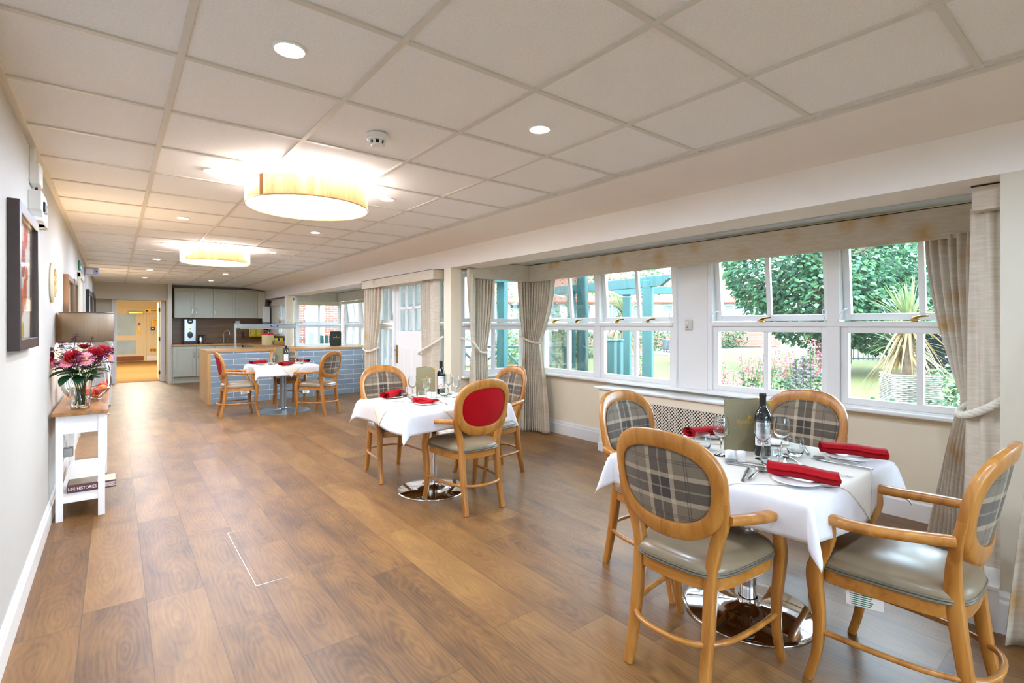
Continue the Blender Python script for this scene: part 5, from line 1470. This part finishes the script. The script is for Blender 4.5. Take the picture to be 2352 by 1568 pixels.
MB().lathe([(0, 0), (.128, 0), (.13, .004), (.13, .25), (0, .25)], 40).build('body', 'tin_cream', t, True, 50)
ld = MB()
ld.rings([[((.134 if z > .24 else .134) * math.cos(2 * PI * k / 72), .134 * math.sin(2 * PI * k / 72), z if z > .24 else .248 - .010 * (1 + math.cos(k * PI / 3))) for k in range(72)] for z in (.2, .262)], True, False, False)
ld.lathe([(.134, .262), (.125, .268), (0, .272)], 40)
ld.tube(spline([(-.05, 0, .27), (-.045, 0, .30), (0, 0, .32), (.045, 0, .30), (.05, 0, .27)], 5), .010, 8); ld.build('lid', 'lid_red', t, True, 50)
t = thing('snack_basket', 'tan slatted basket holding snack packets on the right worktop', 'basket', (3.12, 13.0, .930))
MB().rings([[(sx * (.13 + .04 * f), sy * (.07 + .02 * f), .004 + .085 * f) for sx, sy in ((-1, -1), (1, -1), (1, 1), (-1, 1))] for f in (0, 1)], True, True, False).build('sides', 'wicker_tan', t, False, solid=.006)
MB().tube(spline([(-.165, -.05, .08), (-.20, -.03, .12), (-.20, .03, .12), (-.165, .05, .08)], 5), .010, 8).build('handle', 'wicker_tan', t)
def packet(label, x, y, rz, m1, m2):
    t = thing('snack_packet', label, 'snack packet', (x, y, .936), R(rz), 'snack packets in the basket')
    def fn(side):
        return lambda u, v: ((u - .5) * .085 * (1 - .1 * math.sin(PI * v)), side * .018 * math.sin(PI * u) ** .6 * math.sin(PI * min(1, max(0, v))) ** .6 + .05 * v, .02 + .13 * v)
    for sd_, m in ((-1, m1), (1, m2)): MB().grid(8, 8, fn(sd_)).build('foil_side', m, t, True, 80)
packet('yellow topped snack packet at the left of the tan basket', 3.05, 13.0, 12, 'packet_yellow', 'packet_pale')
packet('blue snack packet second from the left in the tan basket', 3.11, 13.01, -8, 'packet_blue', 'packet_pale')
packet('yellow snack packet third from the left in the tan basket', 3.165, 12.99, 10, 'packet_yellow', 'packet_pale')
packet('dark blue snack packet at the right of the tan basket', 3.22, 13.01, -5, 'packet_blue', 'packet_blue')
t = thing('knife_rack', 'black handled tool hung on a pale bar in the kitchen corner', 'utensil', (2.66, 14.9, 1.10))
MB().box(-.02, .02, -.01, .01, -.04, .12).build('handle', 'black_plastic', t, False, bevel=.006)
MB().tube([(.02, 0, .03), (.14, 0, .03)], .009, 8).build('bar', 'steel', t)
# serving counter faced with blue tiles
t = thing('serving_counter', 'long serving counter faced with blue grey tiles, oak top and oak end', 'counter', (1.28, 10.25, 0))
MB().box(.045, 3.0, .012, .98, 0, .91).build('carcass', 'sage', t, False)
MB().box(.045, 3.20, 0, .012, .002, .912).build('tiled_front', 'blue_metro', t, False)
MB().box(-.012, .045, -.004, 1.0, 0, .912).build('end_panel', 'oak_end', t, False, bevel=.002)
MB().box(-.016, 3.20, -.012, 1.02, .912, .95).build('worktop', 'oak_top', t, False, bevel=.004)
# heated gantry
t = thing('heated_gantry', 'steel heated serving gantry with glass shelf standing on the tiled counter', 'gantry', (2.37, 10.95, .95))
for s in (-1, 1): MB().box(s * .55 - .018, s * .55 + .018, -.018, .018, 0, .49).build('post', 'steel', t, False, bevel=.006)
bd = MB().box(-.535, .535, -.10, .10, .385, .475).build('heater_housing', 'steel', t, False, bevel=.006)
MB().box(-.45, .45, -.07, .07, .372, .386).build('heater_element', 'white_plastic', t, False)
MB().box(-.62, .66, -.16, .16, .492, .500).build('glass_shelf', 'shelf_glass', t, False)
MB().box(.06, .20, -.1025, -.10, .415, .452).build('badge', 'badge_blue', t, False)
lettering('Victor', .036, 'ink_white', t, face_M((.13, -.1026, .434), 0, -1))
# green menu on the counter
menu('dark green menu folder with gold emblem standing on the tiled counter', 3.66, 11.02, .95, -18, 10, .225, .315, 'menu_green', 'menu_green', 1)
# corridor lights
for k, y in enumerate((17.2, 20.2)):
    t = thing('corridor_light', ('flat bright corridor ceiling light nearer the doorway', 'flat bright corridor ceiling light farther down the corridor')[k], 'ceiling light', (.52, y, 2.36), 0, 'corridor ceiling lights')
    MB().box(-.25, .25, -.09, .09, -.04, 0).build('housing', 'white_plastic', t, False, bevel=.01)
    MB().box(-.22, .22, -.07, .07, -.046, -.04).build('lens', 'tube_light', t, False)
    l = bpy.data.lights.new('corridor_glow', 'AREA'); l.shape = 'RECTANGLE'; l.size = .44; l.size_y = .14; l.energy = HALL_W; l.color = (.98, .94, .82)
    o = bpy.data.objects.new('corridor_glow', l); COL.objects.link(o); o.parent = t; o.location = (0, 0, -.06)

# ------------------------------------------------------------------ garden
def P(u, d):
    """point on the ground at a bearing given by the viewing column u and a distance d ahead"""
    a = (u - 1176) / 1161.1
    return Vector((d * (a * math.cos(YAW) + math.sin(YAW)), d * (-a * math.sin(YAW) + math.cos(YAW)), 0))
struct('ground', MB().box(-30, XW + .16, -30, YB - .12, -.2, -.03).box(XW + .16, 60, -30, 80, -.2, -.03).box(-30, XW + .16, 15.6, 80, -.2, -.03), 'lawn_grass')
pth = MB(); a, b = P(1480, 25), P(1760, 30); n = (b - a).normalized(); q = Vector((-n.y, n.x, 0))
pth.prism([tuple((a - q * 2.2)[:2]), tuple((b - q * 1.2)[:2]), tuple((b + q * 2.0)[:2]), tuple((a + q * 2.6)[:2])], -.03, -.005)
struct('garden_path', pth, 'path_grey')
struct('garden_bed', MB().box(4.9, 6.4, -2.5, 5.0, -.03, .05), 'soil')

def house(name, label, a, b, h, wall, depth, ridge, nwin, wz0, wz1, ww, roof='roof_tile', base=None, wx=None):
    """house front between two ground points; local x along the front, y away from the viewer"""
    v = b - a; L = v.length; rz = math.atan2(v.y, v.x)
    t = thing(name, label, 'house', a, rz)
    MB().box(0, L, 0, depth, 0, h).build('walls', wall, t, False)
    if base: MB().box(-.02, L + .02, -.06, 0, 0, base).build('brick_base', 'house_brick', t, False)
    if roof: MB().rings([[(x, -.45, h - .1), (x, depth / 2, ridge), (x, depth + .45, h - .1), (x, depth + .45, h - .2), (x, -.45, h - .22)] for x in (-.4, L + .4)]).build('roof', roof, t, False)
    for k in range(nwin):
        x = wx[k] if wx else L * (k + .5) / nwin
        f = MB().box(x - ww / 2, x - ww / 2 + .08, -.07, 0, wz0, wz1).box(x + ww / 2 - .08, x + ww / 2, -.07, 0, wz0, wz1).box(x - .035, x + .035, -.07, 0, wz0, wz1).box(x - ww / 2, x + ww / 2, -.07, 0, wz0, wz0 + .08).box(x - ww / 2, x + ww / 2, -.07, 0, wz1 - .08, wz1).box(x - ww / 2 - .05, x + ww / 2 + .05, -.12, 0, wz0 - .08, wz0)
        w = f.build('window', 'white_satin', t, False)
        MB().box(x - ww / 2 + .05, x + ww / 2 - .05, -.03, -.015, wz0 + .05, wz1 - .05).build('glazing', 'pane_dark', w, False)
    return t
house('garden_house', 'long white house with red tiled roof across the garden', P(1020, 33), P(1790, 33), 3.0, 'render_white', 5.0, 4.95, 11, 1.75, 2.75, 1.35, base=.95)
house('upper_house', 'white upper storey with dark windows rising behind the red tiled roof', P(1470, 40) , P(1760, 40), 7.2, 'render_white', 5.0, 9.2, 5, 5.25, 6.5, 1.3, roof=None)
house('white_house', 'pale house with rows of windows seen through the garden door', P(850, 24), P(1010, 27), 5.6, 'render_white', 5, 7.0, 4, 1.0, 2.3, .9, roof='roof_tile', base=.6)
bh = house('brick_house', 'red brick wing with a white window outside the far bay', Vector((3.3, 16.6, 0)), Vector((6.02, 16.6, 0)), 5.2, 'house_brick', 4, 6.5, 1, .7, 2.75, .58, roof='roof_tile', wx=[1.72])
MB().box(1.40, 2.04, -.05, 0, 1.55, 1.85).box(1.40, 2.04, -.05, 0, .0, .7).build('window_apron', 'white_satin', bh, False)
cv = thing('conservatory', 'white framed conservatory beyond the far bay windows', 'conservatory', (7.2, 15.6, 0), R(-20))
fm = MB()
for k in range(6): fm.box(k * .7 - .04, k * .7 + .04, -.04, .04, 0, 2.4)
fm.box(0, 3.5, -.04, .04, .7, .8).box(0, 3.5, -.04, .04, 2.3, 2.42).box(0, 3.5, -.03, .03, 0, .7); fm.build('frame', 'white_satin', cv, False)
MB().box(0, 3.5, -.01, .01, .8, 2.3).build('glazing', 'frosted_blue', cv, False)
MB().rings([[(x, -.1, 2.42), (x, 2.0, 3.2), (x, 2.0, 3.1), (x, -.1, 2.36)] for x in (0, 3.5)]).build('roof', 'white_satin', cv, False)

def leaf_cloud(mb, rnd, center, rad, n, size, droop=.4, shell=.55):
    for k in range(n):
        while True:
            p = Vector((rnd.uniform(-1, 1), rnd.uniform(-1, 1), rnd.uniform(-1, 1)))
            if .02 < p.length < 1: break
        r = p.length; p = p.normalized() * (shell + (1 - shell) * r)
        c = Vector(center) + Vector((p.x * rad[0], p.y * rad[1], p.z * rad[2]))
        s = size * rnd.uniform(.7, 1.35)
        d = Vector((p.x + rnd.uniform(-.7, .7), p.y + rnd.uniform(-.7, .7), -droop + rnd.uniform(-.5, .5))).normalized()
        sd_ = d.cross(Vector((rnd.uniform(-.5, .5), rnd.uniform(-.5, .5), 1))).normalized(); up = sd_.cross(d)
        w = s * .42
        mb.add([c, c + d * s * .35 + sd_ * w + up * s * .06, c + d * s, c + d * s * .35 - sd_ * w + up * s * .06, c + d * s * .4 - up * s * .05],
               [(0, 4, 1), (1, 4, 2), (0, 3, 4), (3, 2, 4)])
def bush(name, label, cat, pos, blobs, n, size, mat, group=None, seed=1, stemh=.3):
    t = thing(name, label, cat, pos, 0, group); rnd = random.Random(seed)
    mb = MB(); tot = sum(b[3] * b[4] * b[5] for b in blobs)
    for b in blobs: leaf_cloud(mb, rnd, b[:3], b[3:6], max(8, int(n * b[3] * b[4] * b[5] / tot)), size)
    mb.build('foliage', mat, t, False)
    st = MB()
    for b in blobs: st.tube([(b[0] * .15, b[1] * .15, -.03), (b[0] * .5, b[1] * .5, b[2] * .5), (b[0], b[1], b[2])], [.03 * b[5], .02 * b[5], .006], 6)
    st.build('stems', 'bark', t)
    return t
# the big lime tree
tp = P(1885, 15.5)
t = thing('garden_tree', 'large lime tree with low spreading leaves on the lawn outside the right window', 'tree', tp)
rnd = random.Random(11); mb = MB()
for c, r, n in (((0, 0, 3.6), (3.1, 2.6, 2.9), 6200), ((-1.9, -.9, 2.2), (1.5, 1.5, 1.2), 1700), ((1.8, -.9, 2.1), (1.6, 1.5, 1.3), 1700), ((-.1, -1.6, 1.9), (1.7, 1.2, 1.3), 1900), ((-2.6, .3, 3.3), (1.3, 1.3, 1.4), 1200), ((2.4, 0, 3.7), (1.4, 1.4, 1.7), 1300)):
    leaf_cloud(mb, rnd, c, r, int(n * 1.75), .145, .6, .62)
mb.build('crown', 'leaf_lime', t, False)
tk = MB().tube([(0, 0, -.05), (.05, 0, 1.0), (0, .05, 2.4), (0, 0, 5)], [.30, .22, .18, .06], 12)
for k in range(7):
    a = k * .9; tk.tube([(0, 0, 1.2 + .25 * k), (1.0 * math.cos(a), 1.0 * math.sin(a), 1.8 + .3 * k), (2.0 * math.cos(a), 2.0 * math.sin(a), 2.1 + .35 * k)], [.10, .06, .02], 7)
tk.build('trunk', 'bark', t)
bush('back_tree', 'dark leafy tree behind the large lime, at the right of the window', 'tree', P(2090, 21), [(0, 0, 3.8, 2.8, 2.4, 3.2), (-2, 0, 2.6, 1.6, 1.6, 1.6)], 3600, .26, 'leaf_lime', None, 3)
bush('back_tree', 'small airy tree by the pergola, seen beside the bay corner curtain', 'tree', P(1232, 13), [(0, 0, 2.0, 1.25, 1.25, 1.6), (.4, .3, 1.1, .9, .9, .9)], 2300, .085, 'leaf_pale', None, 4)
bush('back_tree', 'pale young tree above the pergola beams', 'tree', P(1425, 24), [(0, 0, 4.0, 2.2, 1.8, 1.5), (1.8, -.8, 3.8, 1.2, 1.2, 1.0)], 1500, .17, 'leaf_pale', None, 5)
for k, (u, d, w, lab) in enumerate(((1590, 29.5, 2.2, 'clipped hedge behind the rattan chairs across the lawn'), (1668, 31, 1.8, 'loose green shrub by the path to the left of the lime tree'), (1470, 27, 1.6, 'shrubs at the foot of the red roofed house behind the pergola'), (1330, 22, 2.4, 'mass of shrubs behind the wooden railing'), (1175, 19, 2.2, 'shrubs in front of the white house seen through the return window'))):
    bush('garden_hedge', lab, 'hedge', P(u, d), [(-w * .6, 0, .62, w * .7, .8, .75), (w * .6, .2, .62, w * .7, .8, .8), (0, 0, .7, w * .7, .8, .8)], 1500, .13, 'leaf_hedge', 'hedges across the garden', 20 + k)

# pergola
pg = thing('pergola', 'teal painted timber pergola outside the left windows of the bay', 'pergola', P(1400, 9.2))
o0 = P(1400, 9.2)
def pw(u, d, z): return P(u, d) + Vector((0, 0, z)) - o0
for k, (u, d, z1, w) in enumerate(((1312, 9.6, 2.05, .13), (1338, 8.0, 2.6, .14), (1440, 9.4, 1.98, .13), (1488, 8.0, 2.1, .15), (1154, 9.4, 2.25, .16))):
    p0 = pw(u, d, -.03); MB().box(-w / 2, w / 2, -w / 2, w / 2, 0, z1 + .03).xf(Matrix.Translation(p0) @ Matrix.Rotation(R(25), 4, 'Z')).build('post', 'teal_wood', pg, False, bevel=.006)
def beam(a, b, w, h):
    v = b - a; L = v.length; M = Matrix.Translation(a) @ Matrix.Rotation(math.atan2(v.y, v.x), 4, 'Z')
    MB().rings([[(x, y, z) for x, z in ((0, 0), (L - .18, 0), (L, h * .65), (L, h), (0, h))] for y in (-w / 2, w / 2)]).xf(M).build('beam', 'teal_wood', pg, False, bevel=.004)
beam(pw(1200, 11.2, 2.0), pw(1540, 7.6, 2.06), .07, .16)
beam(pw(1660, 8.9, 1.96), pw(1402, 9.4, 1.99), .07, .13)
beam(pw(1090, 9.4, 2.18), pw(1235, 9.0, 2.16), .07, .16)
cb = MB()
for u0, d0, u1, d1 in ((1270, 9.9, 1410, 9.0), (1405, 9.35, 1480, 9.1), (1480, 9.1, 1600, 8.9)):
    a, b = pw(u0, d0, 2.0), pw(u1, d1, 2.0); cb.tube([a + (b - a) * f + Vector((0, 0, -.09 * 4 * f * (1 - f))) for f in [k / 8 for k in range(9)]], .006, 5)
cb.build('light_cable', 'white_plastic', pg)
# timber railing along the terrace
rl = thing('terrace_railing', 'low teal timber railing with diagonal braces along the terrace', 'railing', P(1150, 10))
o1 = P(1150, 10)
def rw(u, d, z): return P(u, d) + Vector((0, 0, z)) - o1
for u in (1060, 1110, 1154, 1205, 1255, 1305): MB().box(-.06, .06, -.06, .06, -.03, .98).xf(Matrix.Translation(rw(u, 10, 0))).build('post', 'teal_wood', rl, False)
rb = MB()
for z in (.97,): rb.sweep([rw(1050, 10, z), rw(1312, 10, z)], (.14, .05), ref=(0, 0, 1), n=8, p=.3)
rb.build('top_rail', 'teal_wood', rl)
for u0, u1 in ((1105, 1150), (1205, 1158), (1110, 1062), (1300, 1258)): MB().sweep([rw(u0, 10, .62 if u0 < u1 else .5), rw(u1, 10, .9)], (.08, .05), ref=(0, 0, 1), n=8, p=.3).build('brace', 'teal_wood', rl)
# low bollards in the bed
for u, d, lab in ((1405, 8.6, 'short teal timber post in the flower bed, left of two'), (1420, 8.9, 'short teal timber post in the flower bed, right of two')):
    t = thing('timber_post', lab, 'post', P(u, d), R(20)); MB().box(-.07, .07, -.07, .07, -.03, 1.12).build('post', 'teal_wood', t, False, bevel=.008); MB().box(-.085, .085, -.085, .085, 1.12, 1.15).build('cap', 'teal_wood', t, False, bevel=.008)

# planters with cordyline
def cordyline(label, u, d, w, hpot, stems, n, L, seed):
    base = P(u, d)
    t = thing('planter', {0: 'square whitewashed wicker planter', 1: 'whitewashed wicker planter'}[seed % 2] + label[0], 'planter', base, R(30), 'wicker planters')
    wk = MB(); rows = int(hpot / .024)
    for k in range(rows):
        z = .01 + k * .024; ph = k % 2
        pts = []
        for sd_ in range(4):
            for j in range(8):
                f = -1 + 2 * j / 8; e = .008 * (1 if (j + ph) % 2 else -1)
                x, y = f * w / 2, -w / 2 - e; c, s_ = math.cos(sd_ * PI / 2), math.sin(sd_ * PI / 2); pts.append((x * c - y * s_, x * s_ + y * c, z))
        wk.tube(pts, .0125, 6, True)
    wk.build('woven_sides', 'wicker_white', t)
    MB().box(-w / 2 + .02, w / 2 - .02, -w / 2 + .02, w / 2 - .02, 0, hpot - .03).build('soil', 'soil', t, False)
    c = thing('cordyline', label[1], 'plant', base + Vector((0, 0, hpot - .05)), 0, 'cordyline palms'); rnd = random.Random(seed)
    green = MB(); straw = MB(); tk = MB()
    for sx, sy, hs in stems:
        tk.tube([(sx * .3, sy * .3, 0), (sx * .8, sy * .8, hs * .5), (sx, sy, hs)], [.05, .045, .04], 8)
        for k in range(n):
            dead = rnd.random() < .28; a = rnd.uniform(0, 2 * PI); el = rnd.uniform(-1.1, -.1) if dead else rnd.uniform(.0, 1.5)
            l = L * rnd.uniform(.75, 1.15); d_ = Vector((math.cos(a) * math.cos(el), math.sin(a) * math.cos(el), math.sin(el)))
            sag = .55 * l * (1.2 - math.sin(max(0, el))) * (.5 if el > .8 else .8)
            side = d_.cross(Vector((0, 0, 1))).normalized(); vs = []; m = 5
            for i in range(m + 1):
                f = i / m; p = Vector((sx, sy, hs)) + d_ * l * f - Vector((0, 0, sag * f * f)); ww = .017 * (1 - f ** 2.2) + .001
                vs += [p + side * ww, p - side * ww]
            (straw if dead else green).add(vs, [(2 * i, 2 * i + 1, 2 * i + 3, 2 * i + 2) for i in range(m)])
    tk.build('trunk', 'bark', c); green.build('leaves', 'leaf_sword', c, True, 80); straw.build('dry_leaves', 'leaf_straw', c, True, 80)
cordyline((' with a palm outside the right hand window', 'spiky cordyline palm with drooping straw coloured leaves in the planter outside the right window'), 2088, 6.6, .50, .78, [(0, 0, .68), (.18, .12, .38)], 110, .62, 2)
cordyline((' behind the pergola posts', 'spiky cordyline palm behind the pergola posts'), 1432, 10.8, .46, .82, [(0, 0, .85), (.2, .1, .35)], 120, .75, 3)
cordyline((' by the far hedge with a small palm', 'small cordyline palm near the white pier, far across the lawn'), 1556, 19, .5, .7, [(0, 0, 1.0)], 80, .9, 5)

# flowers in the bed under the window
def valerian(label, u, d, h, seed, n=7):
    t = thing('pink_valerian', label, 'flower', P(u, d), 0, 'pink flowering plants in the bed'); rnd = random.Random(seed); gr = MB(); fl = MB(); lf = MB()
    for k in range(n):
        tip = Vector((rnd.uniform(-.22, .22), rnd.uniform(-.22, .22), h * rnd.uniform(.75, 1.05))); gr.tube([(tip.x * .2, tip.y * .2, -.03), tip * .55, tip], .006, 5)
        for q in range(3):
            c = tip - Vector((0, 0, .10 * q)) + Vector((rnd.uniform(-.02, .02), rnd.uniform(-.02, .02), 0)); leaf_cloud(fl, rnd, c, (.062 - .012 * q, .062 - .012 * q, .04), 36 - 8 * q, .024, .0, .6)
        leaf_cloud(lf, rnd, tip * .45, (.10, .10, h * .35), 26, .07, .2, .3)
    gr.build('stem', 'stem_green', t); fl.build('blossom', 'flower_pink', t, False); lf.build('leaves', 'foliage_grey', t, False)
for k, (u, d, h, lab) in enumerate(((1752, 7.4, 1.15, 'tall pink valerian left of the centre bar in the right window'), (1680, 6.9, .80, 'pink valerian low at the left of the right window'), (1790, 8.0, 1.05, 'pink valerian just right of the window bar'), (1832, 7.0, 1.10, 'pink valerian behind the mauve spikes, left one'),
                                   (1868, 7.2, 1.16, 'pink valerian behind the mauve spikes, right one'), (1715, 7.8, .92, 'slender pink valerian between the left pane edge and the bar'), (1462, 12.5, .95, 'distant pink valerian by the pergola posts'), (1700, 6.3, .66, 'short pink valerian at the bottom of the left pane'), (1640, 7.2, .75, 'pink valerian by the white pier'))):
    valerian(lab, u, d, h, 40 + k)
def acanthus(label, u, d, h, seed):
    t = thing('bear_breeches', label, 'flower', P(u, d), 0, 'mauve flower spikes'); rnd = random.Random(seed); fl = MB()
    MB().tube([(0, 0, -.03), (.01, 0, h)], .010, 6).build('stem', 'stem_green', t)
    for k in range(46):
        z = h * (.45 + .55 * k / 46); a = k * 2.4; r = .045 * (1.15 - k / 46); leaf_cloud(fl, rnd, (r * math.cos(a), r * math.sin(a), z), (.018, .018, .014), 6, .04, .1, .4)
    fl.build('flower_spike', 'flower_mauve', t, False)
acanthus('mauve flower spike in the bed, tallest of three at the right', 1862, 6.5, 1.14, 1); acanthus('mauve flower spike in the bed, left of three', 1828, 6.3, .98, 2); acanthus('mauve flower spike in the bed, middle of three', 1846, 6.8, 1.0, 3)
for k, (u, d, h, w, m, lab) in enumerate(((1322, 7.6, .62, .42, 'leaf_gold', 'golden leaved shrub under the left windows, nearer the curtain'), (1375, 7.9, .58, .4, 'leaf_gold', 'golden leaved shrub at the foot of the pergola post'), (1282, 8.6, .70, .4, 'leaf_pale', 'pale shrub behind the golden shrub'),
                                         (1720, 6.6, .48, .4, 'foliage_grey', 'grey green plants low in the bed at the left pane'), (1780, 6.3, .50, .4, 'foliage_grey', 'grey green plants low in the bed at the window bar'), (1850, 5.9, .58, .36, 'leaf_pale', 'broad pale leaves at the foot of the mauve spikes'), (1905, 6.0, .55, .34, 'leaf_pale', 'pale plants at the right end of the flower pane'),
                                         (2030, 5.7, .55, .25, 'foliage_grey', 'small plant at the left foot of the wicker planter'), (2185, 6.3, .78, .5, 'foliage_grey', 'grey green plants right of the wicker planter'), (2230, 6.8, .95, .45, 'leaf_pale', 'tall loose plants behind the near bay curtain'))):
    bush('bed_plant', lab, 'plant', P(u, d), [(0, 0, h * .6, w, w, h * .5), (w * .5, .1, h * .45, w * .6, w * .6, h * .42), (-w * .5, -.1, h * .45, w * .6, w * .6, h * .42)], 700, .065, m, 'low plants in the flower bed', 60 + k)
# metal fence and gate behind the tree
fn_ = thing('garden_fence', 'black iron garden fence beyond the lawn on the right', 'fence', P(2040, 18.5), math.atan2((P(2250, 18) - P(1960, 19)).y, (P(2250, 18) - P(1960, 19)).x))
fb = MB()
for k in range(-14, 22): fb.box(k * .16 - .01, k * .16 + .01, -.01, .01, .1, 1.0)
fb.box(-2.3, 3.5, -.02, .02, .14, .18).box(-2.3, 3.5, -.02, .02, .86, .9).box(-2.3, 3.5, -.02, .02, .5, .53); fb.build('bars', 'iron_black', fn_, False)
for k in (-1.2, .9, 2.6): MB().box(k - .03, k + .03, -.03, .03, -.03, 1.15).build('post', 'iron_black', fn_, False)
gs = thing('garden_shed', 'dark slatted bin store glimpsed behind the near bay curtain', 'shed', P(2195, 15), R(-25))
MB().box(-.7, .7, -.5, .5, 0, 1.25).build('body', 'iron_black', gs, False); MB().box(-.75, .75, -.55, .55, 1.25, 1.32).build('lid', 'iron_black', gs, False)
# rattan chairs on the terrace, seen across the lawn
def rattan(label, u, d, rz):
    t = thing('rattan_chair', label, 'garden chair', P(u, d), R(rz), 'grey rattan chairs')
    MB().box(-.32, .32, -.3, .3, .12, .45).build('seat', 'rattan_grey', t, False, bevel=.03); MB().box(-.32, .32, .24, .34, .12, .98).build('backrest', 'rattan_grey', t, False, bevel=.03)
    for s in (-1, 1):
        MB().box(s * .36 - .05, s * .36 + .05, -.3, .34, .12, .66).build('armrest', 'rattan_grey', t, False, bevel=.03)
        for y in (-.26, .28): MB().box(s * .3 - .025, s * .3 + .025, y - .025, y + .025, -.03, .12).build('leg', 'black_plastic', t, False)
rattan('grey rattan armchair across the lawn, left of two', 1540, 26.5, 200); rattan('grey rattan armchair across the lawn, right of two', 1558, 25.5, 160)
# green slatted garden chairs outside the far bay
def adirondack(label, x, y, rz):
    t = thing('garden_chair', label, 'garden chair', (x, y, 0), R(rz), 'green wooden garden chairs')
    for k in range(5): MB().box(-.28 + k * .115, -.18 + k * .115, -.01, .01, .0, .85).xf(Matrix.Translation((0, .2, .32)) @ Matrix.Rotation(R(-20), 4, 'X')).build('back_slat', 'teal_wood', t, False)
    MB().box(-.3, .3, -.3, .25, .32, .36).build('seat', 'teal_wood', t, False)
    for s in (-1, 1):
        MB().box(s * .34 - .05, s * .34 + .05, -.35, .3, .56, .59).build('armrest', 'teal_wood', t, False)
        for y_ in (-.28, .25): MB().box(s * .33 - .035, s * .33 + .035, y_ - .035, y_ + .035, -.03, .56).build('leg', 'teal_wood', t, False)
adirondack('green slatted garden chair outside the far bay, left of two', 4.75, 14.2, 160); adirondack('green slatted garden chair outside the far bay, right of two', 5.55, 14.4, 200)
# wall lamps on the house
t = thing('security_lamp', 'pair of white floodlamps under the roof edge of the white house', 'outdoor lamp', P(1186, 32.9) + Vector((0, 0, 2.72)))
MB().lathe([(.001, .0), (.16, .05), (.2, .2), (.12, .33), (.001, .36)], 16, (-.22, 0, 0)).lathe([(.001, .0), (.16, .05), (.2, .2), (.12, .33), (.001, .36)], 16, (.24, 0, 0)).build('globe', 'white_plastic', t)
MB().box(-.3, .3, -.08, .25, -.25, -.02).build('bracket', 'iron_black', t, False)
